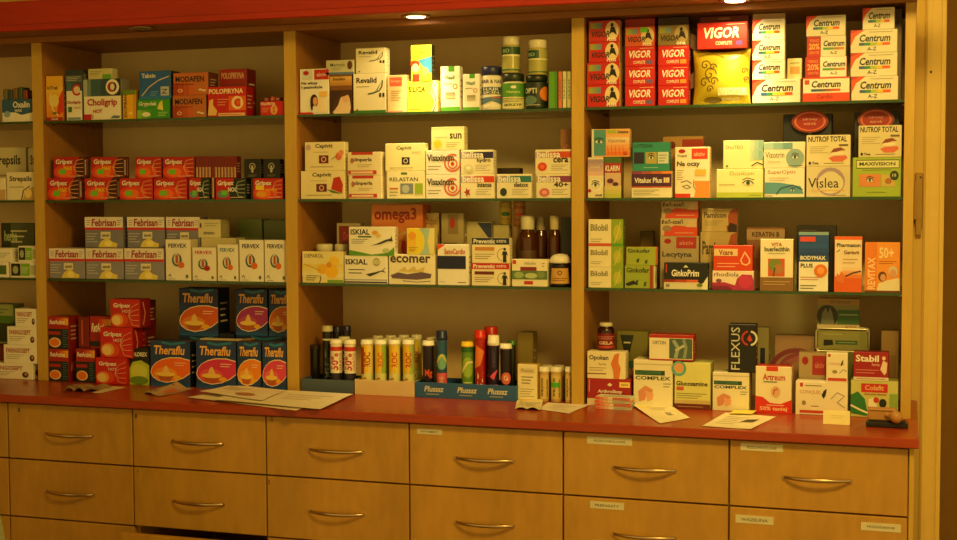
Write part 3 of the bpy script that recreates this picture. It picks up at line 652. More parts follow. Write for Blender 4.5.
# ================================================================== MIDDLE BAY
here(2, 1)
b(299.6, 329, 68.8, 'white hair vitamin carton with red square and dark-haired woman', Wh, [('R', .5, .76, 1, .98, 'C02818'), ('T', 'aktiv', .58, .83, .92, .91, 'F4D8C8', 0), ('R', .08, .76, .44, .98, 'D8DCD8'), ('E', .22, .91, .1, .05, 'B81C18'), ('T', 'Na włosy', .06, .64, .62, .72, '201818'), ('T', 'i paznokcie', .06, .55, .78, .63, '201818'), ('R', .68, .38, .96, .5, 'F0C060'), ('R', 0, 0, .46, .05, 'D02010'), ('G', .6, .05, 1, .35, 'F4D8A8', 'F0E8D0', 3, 'x')]+woman(.52, .22, .2, q=1.3), dep=.04)
b(329.8, 352, 74.5, 'brown carton with a long-haired woman under a pale box', '7A4A1C', [('G', 0, .72, 1, .95, 'B88438', 'D8A850', 3, 'y'), ('T', 'Inulan', .15, .85, .7, .93, '5A2C10'), ('R', 0, 0, 1, .6, '3A1C10'), ('P', [(.1, .05), (.35, .2), (.5, .42), (.75, .5), (.9, .4), (.95, .15), (.9, 0), (.2, 0)], 'E8C8A8'), ('E', .72, .4, .16, .12, 'E0B088'), ('P', [(.05, .0), (.2, .3), (.6, .58), (.9, .58), (.95, .5), (.5, .42), (.25, .12)], '4A2410')], dep=.05, s='4A2A10')
b(325.8, 354, 60, 'pale carton with a blue stripe lying on the brown one', 'C8C4A0', [('R', 0, 0, 1, .16, '5A78A0'), ('T', 'Merevia', .16, .55, .68, .8, '4A6048', 0), ('E', .86, .62, .09, .3, '5A3020'), ('L', .2, .25, .6, .5, 2, '8A8A70')], dep=.04)
REV = [('T', 'Revalid', .1, .76, .72, .9, '201C14', 1), ('L', .1, .64, .5, .7, 1, '8A8468'), ('S', [(.45, .48), (.6, .5), (.8, .56), (.88, .66), (.9, .82)], .035, '3A5A30'), ('P', [(.5, .5), (.75, .58), (.88, .8), (.7, .56)], '20301C'), ('R', .8, .4, .86, .5, '302820'), ('R', .9, .4, .96, .5, '302820'), ('E', .12, .08, .03, .03, '8A3020')]
b(353, 386, 73.5, 'white carton with green base and curved leaf, lower of pair', Cr, [('R', 0, 0, 1, .07, '3A7A20')]+REV, dep=.05)
b(355.5, 386, 48, 'white carton with curved leaf, upper of pair', 'E4DCB8', REV, dep=.045)
b(387, 407, 75, 'pinkish cream carton with a coral square', 'EBD8A8', [('R', .12, .7, .75, .94, 'E06A50'), ('T', 'biotyn', .2, .79, .68, .87, 'F8D8B8', 0), ('L', .2, .3, .7, .6, 5, 'C0905A'), ('R', 0, .0, .8, .04, 'E09080')], dep=.045, s='D8BC80')
b(407, 438, 81, 'bright yellow carton with a dark wavy line, under the halogen', 'F0E448', [('P', [(.78, 0), (.9, .3), (.76, .6), (.86, 1), (1, 1), (1, 0)], 'F4F0D0'), ('T', 'SILICA', .05, .64, .6, .82, '181804', 1), ('S', [(.84, 0), (.95, .25), (.92, .45), (.82, .62), (.86, .8), (.98, 1)], .03, '504818'), ('L', .08, .05, .5, .12, 1, '7A7828')], dep=.05, s='D8CC60')
b(410.5, 432, 45, 'yellow carton with two faces, on the wavy-line one', 'EFD830', [('T', 'DERMEN', .14, .74, .8, .84, '6A6830', 0), ('P', [(.35, .58), (1, .68), (1, .2), (.7, .3)], '2870A0'), ('E', .22, .4, .2, .16, 'E8B088'), ('E', .2, .48, .24, .1, '9A3A18'), ('E', .22, .38, .14, .11, 'F0C8A0'), ('R', .08, 0, .42, .2, 'C03020'), ('E', .68, .25, .17, .12, 'E89A50'), ('R', .5, 0, .95, .12, 'E8C030'), ('L', .3, .88, .6, .94, 1, '8A8830')], dep=.04, s='4A4418')
VIT = lambda nm: [('R', .4, .88, .72, 1, '4A9A28'), ('T', nm, .18, .68, .72, .8, '48703C', 1), ('L', .15, .58, .6, .64, 1, '8A8468'), ('C', .75, .55, .06, .04, 'C88850'), ('G', .25, .28, .75, .42, 'C8BC98', '9A9478', 3, 'y'), ('R', 0, 0, 1, .09, '5AA82C')]
b(440.5, 460, 66.3, 'tall white supplement carton with green base, left of two', Wh, VIT('Vitapil'), dep=.04)
b(462.5, 479.8, 74, 'short white supplement carton with green base, right of two', Wh, VIT('Vitapil'), dep=.04)
b(548.5, 557.5, 71.5, 'narrow bright green carton', '5CA028', [('R', .7, 0, 1, 1, '4A8820')], dep=.05, s='3E7418')
for i, (x0, x1, c) in enumerate([(558, 562, 'D8765A'), (562.4, 566.3, 'D8D8A0'), (566.8, 571.5, 'C8C890')]):
    b(x0, x1, 71.3, ['slim coral carton', 'slim cream carton', 'slim pale carton touching the upright'][i]+' standing on edge', c, [('V', 'SKRZYP', .25, .25, .75, .8, '4A5A30', 0)], dep=.05)
here(2, 2)
CAP = [('T', 'Capivit', .26, .76, .7, .94, '3A3020', 1, .1), ('R', .36, .26, .6, .54, '6A1810'), ('C', .48, .4, .1, .06, 'E0B090'), ('L', .14, .1, .72, .18, 1, '8A7A50'), ('L', .22, .62, .6, .68, 1, 'A89870')]
b(300.5, 344.6, 171, 'cream beauty carton with red poppy, lower of pair', 'EDE0B0', CAP+[('P', [(.7, .35), (.76, .75), (.9, .8), (.97, .5), (.95, .2), (.8, .3)], 'C02818'), ('P', [(.6, .35), (.72, .22), (.95, .18), (.75, .3)], '4A7A28')], dep=.045)
b(304.6, 344.6, 142, 'cream beauty carton with small pink blossom, upper of pair', 'EDE0B0', CAP+[('E', .86, .5, .08, .14, 'E07048'), ('E', .92, .62, .07, .1, 'E8906A'), ('S', [(.68, .4), (.82, .52)], .02, '3A4818'), ('E', .1, .82, .06, .1, 'C8A8B0')], dep=.045)
ALI = [('R', .12, .88, .75, 1, 'C03424'), ('T', 'alinperla', .14, .56, .72, .76, '4A3024', 1), ('L', .3, .34, .72, .5, 2, 'A89070'), ('R', .02, .06, .86, .22, 'C83828'), ('R', .1, .09, .75, .18, 'F0D0B8'), ('E', .14, .64, .05, .12, 'B87060')]
b(348.3, 382, 175.7, 'cream carton with two red bands, lower of pair', 'EDE0B8', ALI, dep=.045)
b(347.3, 381.5, 152, 'cream carton with two red bands, upper of pair', 'EDE0B8', ALI, dep=.045)
b(386.5, 425, 171.3, 'cream carton with blue and green squares', 'F2EAC0', [('R', .38, .88, .54, .96, '4A7A28'), ('T', 'RELASTAN', .08, .64, .82, .78, '2A2820', 0), ('R', .36, .18, .7, .56, '7A8A98'), ('E', .5, .36, .1, .15, 'B8C0C0'), ('R', .74, .18, .95, .56, '9AB830'), ('R', .08, .34, .3, .4, 'C86840'), ('L', .08, .08, .3, .28, 2, '9A9470')], dep=.045)
b(385, 425, 143.3, 'pale yellow beauty carton with a small dark square', 'F4ECB4', [('T', 'Capivit', .28, .74, .66, .9, '6A6840', 1, .1), ('R', .42, .24, .62, .5, '201820'), ('C', .52, .37, .09, .06, 'D8D0B0'), ('L', .12, .08, .7, .16, 1, '9A9060'), ('L', .68, .64, .9, .72, 1, '9A9060')], dep=.045)
VISA = [('L', .06, .16, .45, .4, 2, '9A9070'), ('C', .8, .48, .38, .3, 'D86850', 60, 360), ('C', .8, .44, .22, .16, 'D86850'), ('C', .8, .44, .08, .0, 'C83828'), ('T', 'Visaxinum', .04, .56, .84, .84, '30201C', 1)]
b(425.7, 459.5, 174.6, 'white acne tablet carton with red rings, lower of pair', Wh, VISA, dep=.045)
b(425.7, 459.5, 150.4, 'white acne tablet carton with red rings, upper of pair', Wh, VISA, dep=.045)
b(460.6, 494.5, 174.2, 'white beauty tablet carton with red star blossom', 'EFE6C4', belissa('intense', 'D84028', [('P', [(.2+.11*math.cos(a*math.pi/5)*(1 if a % 2 else .45), .26+.2*math.sin(a*math.pi/5)*(1 if a % 2 else .45)) for a in range(10)], 'A83020')]), dep=.045)
b(496.5, 531.5, 174, 'white beauty tablet carton with round dark green leaf', 'EFE6C4', belissa('detox', '2E7A78', [('E', .2, .26, .1, .17, '2A3C28')]), dep=.045)
b(536, 571.5, 174, 'white beauty tablet carton with pink chrysanthemum', 'EFE6C4', belissa('40+', '8A3868', [('E', .24, .24, .15, .18, 'D87080'), ('E', .24, .24, .07, .08, 'F0A8A0')]), dep=.045)
b(460.6, 493.5, 150, 'white beauty tablet carton with a white blossom', 'EFE6C4', belissa('hydro', '2C2450', [('E', .24, .24, .15, .16, 'D8D4A8'), ('E', .24, .26, .08, .08, 'F4F0D0')]), dep=.045)
b(535, 571.5, 149.5, 'white beauty tablet carton with red round flower', 'EFE6C4', belissa('cera', 'D04A20', [('E', .2, .3, .13, .18, 'E0441C'), ('E', .2, .3, .06, .09, 'F07040')]), dep=.045)
b(431, 464.5, 126.8, 'cream sun-care carton with a yellow sun, topmost of its pile', 'F4ECB4', [('T', 'sun', .56, .48, .92, .72, '4A4018', 1), ('L', .1, .52, .5, .58, 1, '9A9050'), ('C', .2, .28, .15, .0, 'F0D020'), ('C', .2, .28, .2, .17, 'F4E070'), ('L', .45, .12, .85, .36, 3, 'A89850')], dep=.045, t='F4ECB4')
b(497, 520, 168, 'low dark carton behind the leaf carton', '2A1C10', [], dy=.07, dep=.05)
b(560, 571.5, 129, 'brown carton with a pink disc behind the red flower carton', '9A6838', [('E', .6, .7, .35, .08, 'C88050'), ('E', .6, .4, .35, .1, 'D89068')], dy=.07, dep=.05)
here(2, 3)
b(302, 343.5, 251.5, 'cream evening primrose carton with yellow flowers', 'EBDF9C', [('G', 0, .2, 1, .6, 'F0E8B8', 'E8D468', 4, 'y'), ('T', 'OEPAROL', .05, .8, .52, .92, '4A4428', 0), ('E', .5, .44, .14, .16, 'F0B828'), ('E', .72, .36, .16, .2, 'F4C020'), ('E', .78, .7, .12, .15, 'F0C838'), ('E', .66, .58, .06, .09, 'E09018'), ('S', [(.05, .6), (.25, .5), (.45, .4)], .02, 'B89030'), ('R', .62, 0, 1, .1, '7AA030'), ('S', [(.42, .0), (.46, .12), (.44, .24)], .03, '603818'), ('L', .1, .06, .4, .26, 3, '6A6030')], dep=.045, s='D8C890')
b(344.2, 387.5, 255.7, 'white shark oil carton with two blue base stripes, lower', 'F0ECD8', [('T', 'ISKIAL', .03, .68, .54, .88, '1C1C38', 1), ('C', .75, .78, .14, .1, '8A9068'), ('E', .75, .78, .1, .09, 'C8C8A0'), ('P', [(.5, .34), (.72, .42), (.92, .5), (.97, .62), (.9, .48), (.98, .4), (.86, .44), (.72, .34), (.6, .26)], '3A3A44'), ('L', .1, .32, .48, .56, 2, '605C50'), ('R', 0, .12, 1, .16, 'A8A8C0'), ('R', 0, .03, 1, .08, '30305A')], dep=.045)
b(388.6, 435.5, 254.5, 'white shark liver carton with a brown fish drawing', 'F0E8C8', [('T', 'ecomer', .03, .72, .9, .95, '50402C', 1), ('P', [(.04, .3), (.2, .4), (.4, .34), (.7, .42), (.92, .36), (.9, .22), (.6, .16), (.3, .18), (.08, .2)], '6A5468'), ('P', [(.2, .44), (.35, .6), (.4, .46), (.55, .62), (.6, .48), (.78, .6), (.75, .42)], 'D8C070'), ('S', [(.3, .12), (.6, .08), (.9, .12)], .03, '8A7898')], dep=.045, s='D0C498')
b(348.7, 394.5, 226.8, 'white shark oil carton with green corner swoosh, upper', 'F0ECD8', [('T', 'ISKIAL', .04, .72, .46, .92, '1C1C38', 1), ('R', .2, .63, .5, .68, '305A30'), ('P', [(0, 0), (1, 0), (1, .3), (.85, .1), (.5, .04), (0, .2)], '5A9A28'), ('P', [(.48, .34), (.62, .42), (.82, .56), (.92, .6), (.94, .7), (.97, .5), (.86, .5), (.7, .4)], '3A3A44'), ('E', .58, .8, .07, .07, 'E0A038'), ('E', .66, .7, .05, .06, 'E8B850'), ('L', .06, .4, .42, .6, 3, '706C60'), ('E', .82, .18, .08, .08, 'B8C890')], dep=.045)
b(336.5, 360, 223, 'grey carton with a dark red top behind the shark oil cartons', 'A89878', [('R', .1, .55, 1, .95, '7A1410'), ('T', 'Doppel', .3, .66, .8, .85, 'B84838', 0)], dy=.1, dep=.05)
b(371, 423, 204.5, 'large orange carton with a red heart, behind', 'D07838', [('G', 0, 0, 1, .7, 'C89858', 'CC8844', 4, 'y'), ('T', 'omega3', .06, .76, .88, .96, '8A1408', 1), ('C', .7, .42, .24, .21, 'C8A070'), ('P', [(.7, .26), (.58, .44), (.6, .54), (.66, .54), (.7, .49), (.74, .54), (.8, .54), (.82, .44)], 'B81810'), ('P', [(.5, .0), (.6, .3), (.75, .1), (.8, 0)], '6A5828')], dy=.07, dep=.07, s='C05818')
b(406.5, 434.5, 228.3, 'yellow carton with a pale blue bow-shaped arc', 'EED838', [('E', .18, .5, .16, .4, 'F0C030'), ('P', [(.46, 1), (.62, .75), (.66, .5), (.62, .25), (.46, 0), (.9, 0), (.8, .3), (.8, .7), (.9, 1)], 'A8C8B8'), ('P', [(.84, 1), (.76, .5), (.84, 0), (1, 0), (1, 1)], 'E8DC90'), ('E', .2, .72, .14, .14, 'E8A028'), ('L', .08, .1, .4, .3, 3, '8A7A28')], dep=.045, s='D0C070')
b(424, 439, 213, 'tan carton with brown heading between heart box and tilted box', 'A88E58', [('R', 0, .75, 1, 1, 'C0A468'), ('T', 'Doppel', .1, .8, .9, .94, '6A3018', 0), ('R', 0, .45, 1, .7, '6A3A20')], dy=.1, dep=.05)
b(437.3, 468.5, 244.5, 'white and navy carton with a red corner', Wh, [('P', [(0, .86), (0, 1), (.26, 1)], 'E04028'), ('R', .0, .4, .92, .72, '181C40'), ('T', 'SanoCardio', .22, .76, .9, .9, 'C85830', 1), ('L', .66, .04, .92, .1, 1, '8A3020'), ('L', .08, .06, .25, .1, 1, '8A8070')], dep=.045)
PRE = lambda c, m: [('R', 0, .74, 1, 1, c), ('T', 'Preventic', .04, .78, .62, .96, Wh, 1, .06), ('T', 'extra', .66, .82, .92, .94, Wh, 0), ('R', .08, .5, .6, .64, m), ('L', .08, .14, .6, .4, 3, '8A7848'), ('C', .84, .34, .26, .23, 'A89870', 60, 260), ('E', .88, .56, .035, .06, '20242C'), ('P', [(.8, .3), (.83, .48), (.93, .48), (.97, .3), (.92, .36), (.93, .04), (.83, .04), (.84, .36)], '20242C')]
b(471.5, 509.5, 263.3, 'white heart tablet carton with red heading band, lower', 'F0E4C0', PRE('C82018', '6A2818'), dep=.045)
b(471.8, 509.5, 238, 'white heart tablet carton with dark heading band, upper', 'F0E4C0', PRE('202838', 'C88838'), dep=.045)
b(511.7, 547.5, 259.3, 'white herbal carton with a band of green leaves', 'EFE6C4', [('R', .02, .82, .12, .97, 'C83020'), ('T', 'Alliofin', .35, .8, .68, .9, '7A7A60', 0), ('R', .24, .58, .7, .72, '8A2028'), ('R', 0, .26, 1, .58, '5A7A4A'), ('E', .2, .42, .14, .12, '9AB070'), ('E', .55, .4, .18, .1, 'B8C890'), ('E', .82, .44, .12, .12, '7A9058'), ('R', .35, .08, .6, .2, 'C02818'), ('L', .85, .7, .93, .9, 2, 'B87850')], dep=.045)
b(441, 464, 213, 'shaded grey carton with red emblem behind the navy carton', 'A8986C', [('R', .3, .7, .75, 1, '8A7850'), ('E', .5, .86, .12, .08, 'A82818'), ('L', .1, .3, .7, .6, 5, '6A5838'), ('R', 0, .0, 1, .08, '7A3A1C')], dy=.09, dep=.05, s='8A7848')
b(465, 492, 221.5, 'cream carton with a navy arc in the back row', 'C8BC88', [('P', [(.45, .98), (1, .98), (1, .45), (.85, .75)], '28345C')], dy=.12, dep=.05)
b(493, 509, 225, 'plain cream carton under the two small jars', 'B8AC78', [('L', .2, .7, .8, .8, 1, '8A8060')], dy=.12, dep=.05)
b(560.5, 571.5, 217.5, 'black carton in the corner above the dark bottle', '12120E', [('L', .2, .3, .7, .5, 2, 'B8A878')], dy=.07, dep=.05)
here(2, 4)
b(517.3, 537.5, 364.5, 'cream drops carton beside the blue trays', 'F0E4B8', [('R', .1, .76, .9, .9, 'E0D4A8'), ('T', 'Plusssz', .2, .79, .8, .88, '8A7848', 0), ('L', .2, .45, .8, .7, 3, '6A5C38'), ('L', .15, .1, .85, .36, 4, 'A89868'), ('R', 0, 0, 1, .05, 'E0B860')], dy=.02, dep=.04, s='D8B04C')
b(517, 533, 332.5, 'plain tan carton standing far back', '9A8440', [('R', .15, .15, .85, .85, 'A08C4A')], dy=.2, dep=.05)

# ================================================================== RIGHT BAY
here(3, 1)
lv = ['lowest', 'second from bottom', 'third from bottom', 'topmost']
for i, (x0, x1, y) in enumerate([(586.8, 620.3, 84.8), (586.8, 620.3, 62.3), (588.5, 619.5, 41.8), (588.5, 619.8, 20.5)]):
    b(x0, x1, y, 'red runner-disc carton, %s in first column' % lv[i], 'C41410' if i < 3 else 'BC2410', vigorplus(), dep=.045, s='C89858')
for i, y in enumerate([85.5, 66.3, 46.5]):
    b(624.7, 655, y, 'red vitamin carton with white heading, %s in second column' % lv[i], 'CC1416', vigorc('6A5A98'), dep=.045, s='A81810')
b(624.7, 655, 26.7, 'tan and red runner carton with green sticker atop second column', 'C8502A', vigorplus('C8502A', 'D8BC80')+[('R', .52, .7, .76, .95, '60C028')], dep=.045, s='A81810')
for i, y in enumerate([85.5, 65.8, 45.4]):
    b(657.7, 689, y, 'red vitamin carton with orange chip, %s in third column' % lv[i], 'CC1416', vigorc('F09838'), dep=.045, s='8A120C')
b(657.7, 689, 25, 'olive runner carton atop the third red column', '86703A', vigorplus('86703A', 'B8A070', 'ona'), dep=.045, s='5A4820')
b(624.7, 655, 16, 'bright red carton lying above and behind the second column', 'B01A10', [('C', .75, .5, .34, .2, '8A7060'), ('E', .75, .5, .1, .2, 'C8B090')], dy=.06, dep=.06)
b(657.7, 689, 16, 'dark carton lying above and behind the third red column', '3A1C14', [('C', .7, .5, .34, .2, '8A6050'), ('E', .7, .5, .1, .2, 'B89078')], dy=.06, dep=.06)
b(700, 749, 13.5, 'dark red carton behind the gold cushion package', '7A140E', [('E', .5, .97, .14, .012, 'B87050')], dy=.085, dep=.05)
CZ = 'rainbow-bar multivitamin carton, '
b(752.3, 800.5, 79.3, CZ+'wide, bottom of first column', Wh, centrum(), dep=.05)
for i, y in enumerate([60, 40.2, 19]):
    b(752.3, 785, y, CZ+'narrow, %s above wide one, first column' % ['first', 'second', 'third'][i], Wh, centrum(), dep=.05)
b(752.5, 785, 11.5, 'pale carton tucked above and behind the first multivitamin column', 'D0B088', [('T', 'Centrum', .2, .3, .7, .7, '4A2818')], dy=.075, dep=.04)
b(787, 802, 58.3, 'small cream carton with an orange patch', 'E4D8A8', [('R', .2, .25, .85, .6, 'D8A060'), ('L', .2, .7, .8, .85, 1, '8A8060')], dy=.03, dep=.03)
b(802.5, 850, 77.2, 'white multivitamin carton with a solid red base band', Wh, [('R', 0, 0, 1, .36, 'E04020'), ('T', 'Cardio', .3, .12, .64, .3, 'B01810'), ('T', 'Centrum', .18, .58, .8, .86, '181C28', 1, .15), ('G', .18, .42, .8, .52, '205A9C', 'E85018', 6, 'x'), ('R', .04, .72, .14, .9, 'C84030'), ('R', 0, .95, 1, 1, 'E04020')], dep=.05, s='D04020')
b(805, 847, 56.8, 'white multivitamin carton with red percent panel, lower of two', Wh, centrum20(), dep=.05, s='C83820')
b(806.7, 846, 36, 'white multivitamin carton with red percent panel, upper of two', 'E8E2D0', centrum20(), dep=.05)
b(806, 845.8, 15.3, CZ+'topmost of the middle column', 'E4DEC8', centrum(), dep=.05)
for i, (x0, x1, y) in enumerate([(851, 898.5, 76.3), (850.3, 897.8, 52.7), (850.3, 897.8, 29.6), (862.3, 895, 7.6)]):
    b(x0, x1, y, CZ+'%s in column by right upright' % lv[i], 'E8E2CC', centrum(), dep=.05, s='B8A888')
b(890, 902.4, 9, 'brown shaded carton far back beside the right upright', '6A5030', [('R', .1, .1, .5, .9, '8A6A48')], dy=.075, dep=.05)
here(3, 2)
b(587.6, 603.5, 157.3, 'slim cream eye-drop carton with an eye in a pale ring', 'E8DCC0', [('G', 0, .55, 1, .95, 'E0B8B0', 'A890A8', 4, 'y'), ('C', .5, .32, .16, .13, 'F4F0E8')]+eye(.5, .32, .1, q=2.4)+[('T', 'DROPS', .5, .04, .95, .09, K), ('T', 'visual', .2, .74, .75, .8, Wh, 0), ('E', .12, .18, .12, .04, 'A82018')], dep=.05)
b(604.3, 621.5, 157.3, 'slim carton with green top and blurred eyes', 'D8B8A0', [('R', 0, .86, 1, 1, '4A7030'), ('R', 0, .62, 1, .86, 'A82830'), ('T', 'KLARIN', .06, .66, .9, .8, Wh, 1), ('G', .0, 0, 1, .3, 'B8C050', 'D8C888', 3, 'y'), ('E', .35, .42, .2, .06, '6A2838'), ('E', .66, .34, .18, .05, '503040')], dep=.05, s='6A4A28', side=[('R', .4, .2, .6, .8, '9A7040')])
b(591.5, 629.5, 129, 'carton with a teal eye panel and orange stripes', 'E8B070', [('R', 0, 0, .08, 1, 'D8D8C8'), ('R', .06, .05, .38, .98, '4E9494'), ('G', .38, .05, 1, .7, 'E87830', 'E8D0A8', 5, 'y'), ('T', 'Visiomax', .42, .52, .9, .66, '9A6840', 0), ('R', .42, .85, .66, .97, 'A8B838'), ('T', 'luteina', .7, .84, .98, .95, '303828'), ('T', '60', .84, .05, .95, .2, 'A82018')]+[('S', [(.45+.1*k, .08), (.43+.1*k, .4)], .02, 'C85820') for k in range(5)]+eye(.2, .55, .13, q=.9), dep=.045)
b(631.3, 671.8, 171.2, 'white-based carton with a purple heading band', 'F0E8C8', [('R', 0, .42, 1, .9, '4A1C48'), ('G', 0, .9, 1, 1, '8A3868', 'E88830', 4, 'x'), ('T', 'Vitalux Plus 10', .07, .56, .95, .76, Wh, 1, .05), ('R', .8, .56, .95, .76, 'D8A848'), ('T', '10', .82, .58, .94, .76, Wh), ('R', 0, .38, 1, .43, 'C85030'), ('L', .05, .08, .7, .32, 4, '8A8468')], dep=.045)
b(632.3, 669.5, 142.3, 'teal carton with three small picture squares', '2A9080', [('T', 'LUTEZAN', .04, .82, .54, .94, '0E3C34', 1), ('R', .04, .26, .32, .66, '282038'), ('R', .36, .26, .66, .66, 'B8A860'), ('R', .69, .26, .98, .66, 'D8DCD0')]+eye(.51, .47, .14, q=.6)+[('L', .72, .3, .94, .6, 3, '7A9A90'), ('L', .3, .08, .7, .16, 1, 'A0D0C0')], dep=.045)
b(674.8, 710, 147, 'white eye tablet carton with red panel and drawn face', 'F2E8CC', [('R', .48, .76, .94, .97, 'D83C1C'), ('T', 'aktiv', .54, .82, .86, .9, 'F4D0B8', 0), ('E', .2, .92, .1, .04, 'B01818'), ('T', 'Doppel', .08, .8, .34, .85, K), ('T', 'Na oczy', .06, .6, .72, .72, '2A2018', 1), ('R', .58, .44, .9, .56, 'F0B850'), ('P', [(.55, 0), (.62, .2), (.55, .33), (1, .33), (1, 0)], 'F0943C'), ('S', [(.18, .3), (.34, .34), (.48, .28)], .015, '302010'), ('S', [(.22, .22), (.36, .25), (.46, .2), (.34, .18), (.22, .22)], .012, '302010'), ('S', [(.55, .36), (.54, .22), (.62, .14)], .01, '5A3018'), ('R', 0, 0, .45, .08, 'D83018'), ('L', .06, .34, .26, .56, 5, 'A89870')], dep=.045, s='E8C890')
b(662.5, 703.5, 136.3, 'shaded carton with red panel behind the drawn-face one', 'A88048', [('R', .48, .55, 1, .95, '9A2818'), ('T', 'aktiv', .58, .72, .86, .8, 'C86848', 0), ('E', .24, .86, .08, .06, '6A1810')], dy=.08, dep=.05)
b(716.3, 763.3, 169, 'pale yellow eye carton with a green base, lower', 'F2ECB0', [('R', 0, 0, 1, .18, 'B8C848'), ('T', 'Ocuvitum', .28, .78, .8, .92, '9A9A60', 0), ('L', .05, .4, .4, .5, 1, 'A8A068')]+eye(.68, .5, .16, q=.75)+[('L', .7, .05, .96, .1, 1, '6A7A28')], dep=.045)
b(764.5, 804.8, 168.2, 'white eye carton with a long blue eye photograph', 'E8E4CC', [('T', 'SuperOptic', .08, .78, .78, .93, 'A83828', 0), ('P', [(0, .12), (0, .52), (.4, .5), (.9, .38), (.98, .12)], '5A98B0'), ('S', [(.3, .1), (.4, .3), (.7, .42), (.95, .26)], .05, '305A70')]+eye(.7, .24, .09, q=.7)+[('L', .12, .56, .6, .7, 2, 'B89878'), ('L', .02, .02, .2, .08, 1, K)], dep=.045)
b(806.2, 850.5, 166.2, 'grey-white eye carton with a lilac ring and long heading', 'D8CCA8', [('C', .55, .5, .46, .34, 'A890A8'), ('E', .55, .45, .3, .34, 'DCD2B0'), ('T', 'Vislea', .04, .3, .74, .62, '2A2418', 0), ('R', .1, .2, .88, .23, 'E0A850'), ('L', .6, .03, .9, .08, 1, '503820')], dep=.045)
b(852.3, 901.5, 157.3, 'lime green eye carton with white title plate', 'A0B838', [('R', .08, .72, .96, .94, K), ('R', .09, .74, .95, .92, 'DCDCA0'), ('T', 'MAXIVISION', .14, .79, .88, .88, '303818', 1), ('L', .2, .66, .8, .7, 1, '404A18'), ('R', .14, .26, .58, .58, 'D88850'), ('R', .6, .26, .88, .56, 'C8B060')]+eye(.36, .42, .09, q=.8)+[('E', .74, .4, .07, .07, 'A86838'), ('E', .86, .54, .09, .12, '22301C'), ('L', .3, .1, .7, .14, 1, '6A7A28'), ('T', '15', .82, .51, .9, .58, 'C8D0A0')], dep=.045, s='7A9028')
b(723, 763, 140.3, 'pale yellow eye carton with a blue side picture, upper', 'F2ECB0', [('T', 'OcuTEO', .06, .7, .5, .82, '7A7A58', 0), ('G', .68, .3, 1, 1, 'C8D8B8', '88B8B8', 3, 'x'), ('C', .88, .5, .2, .17, 'A8C8C0'), ('E', .1, .1, .03, .04, '5A8A40'), ('S', [(.72, .1), (.86, .22), (1, .14)], .04, '202018')], dep=.045)
b(763.5, 805.3, 142, 'white eye carton with a round blue eye photograph', 'E8E0C4', [('G', 0, .72, .7, .98, 'A8C8C0', '70A0A8', 3, 'x'), ('T', 'Vizotrin', .04, .4, .5, .62, '6A6048', 0), ('E', .76, .38, .22, .36, '88A8A8'), ('L', .1, .2, .4, .3, 1, 'C8A888')]+eye(.76, .42, .14, iris='305870', q=.6)+[('L', .6, .05, .95, .12, 1, '304A50')], dep=.045)
NUT = [('T', 'NUTROF TOTAL', .04, .78, .92, .96, '2A2018', 1), ('L', .08, .4, .5, .66, 4, 'A89A78'), ('P', [(.52, .38), (.62, .56), (.78, .6), (.9, .5), (.8, .5), (.6, .42)], '8A3828'), ('P', [(.5, .26), (.62, .32), (.9, .34), (.94, .26), (.82, .14), (.6, .14)], 'D86850'), ('E', .7, .4, .16, .05, 'F0E0C8'), ('E', .08, .1, .03, .05, '302818'), ('T', 'Thea', .13, .06, .28, .14, '302818'), ('L', .4, .06, .85, .12, 1, '7A6848'), ('R', .74, .64, .95, .7, '6A5A40')]
b(806.3, 850.7, 135, 'white eye vitamin carton with red drawing, on lilac-ring one', 'E4D8B0', NUT, dep=.045)
b(858.3, 902, 125.3, 'white eye vitamin carton with red drawing, on lime one', 'DCCFA4', NUT, dep=.045)
for i, (x0, x1, y) in enumerate([(783, 832, 114), (854, 900, 112)]):
    b(x0, x1, y, ['dark navy carton behind the round eye photograph', 'dark navy carton behind the lime stack'][i], '141824', [('T', 'LUTEINA', .2, .3, .8, .4, '3A4A60')], dy=.09, dep=.07)
here(3, 3)
BIL = [('R', .66, 0, 1, 1, '8CA828'), ('E', .84, .5, .12, .3, 'B8B83C'), ('S', [(.75, .1), (.86, .5), (.92, .9)], .03, 'D8D060'), ('T', 'Bilobil', .07, .56, .56, .82, '8A8468', 1), ('L', .08, .12, .4, .3, 2, 'A8A080')]
b(588, 623.3, 267.3, 'white and green leaf carton, lowest of three', 'EDE4C0', BIL, dep=.045, s='7A9428')
b(588, 623.3, 246, 'white and green leaf carton, middle of three', 'EDE4C0', BIL, dep=.045, s='7A9428')
b(588, 623.3, 219.3, 'white green leaf carton with red foot line, top of three', 'EDE4C0', BIL+[('R', 0, 0, .66, .1, 'D05038'), ('R', .66, 0, 1, .1, '50A020')], dep=.045, s='5A6A20')
GKO = [('T', 'Ginkofar', .05, .68, .82, .9, '303818', 1)]+leaf(.4, .28, .13, '284018', .5)+leaf(.68, .22, .12, '3A5020', .5)
b(624.7, 655, 265.3, 'olive green leaf carton with a red strip, lower of pair', '96A838', GKO+[('R', .84, .0, .94, 1, 'A02820'), ('P', [(.02, .2), (.3, .35), (.4, .2), (.1, .1)], '1A2010')], dep=.045, s='E8DCC0', side=[('E', .5, .5, .3, .3, '8AA838')])
b(625.8, 656, 247, 'olive green leaf carton with an orange side, upper of pair', '9CAC38', GKO, dep=.045, s='D86838', side=[('R', .5, 0, .7, 1, 'E8C850')])
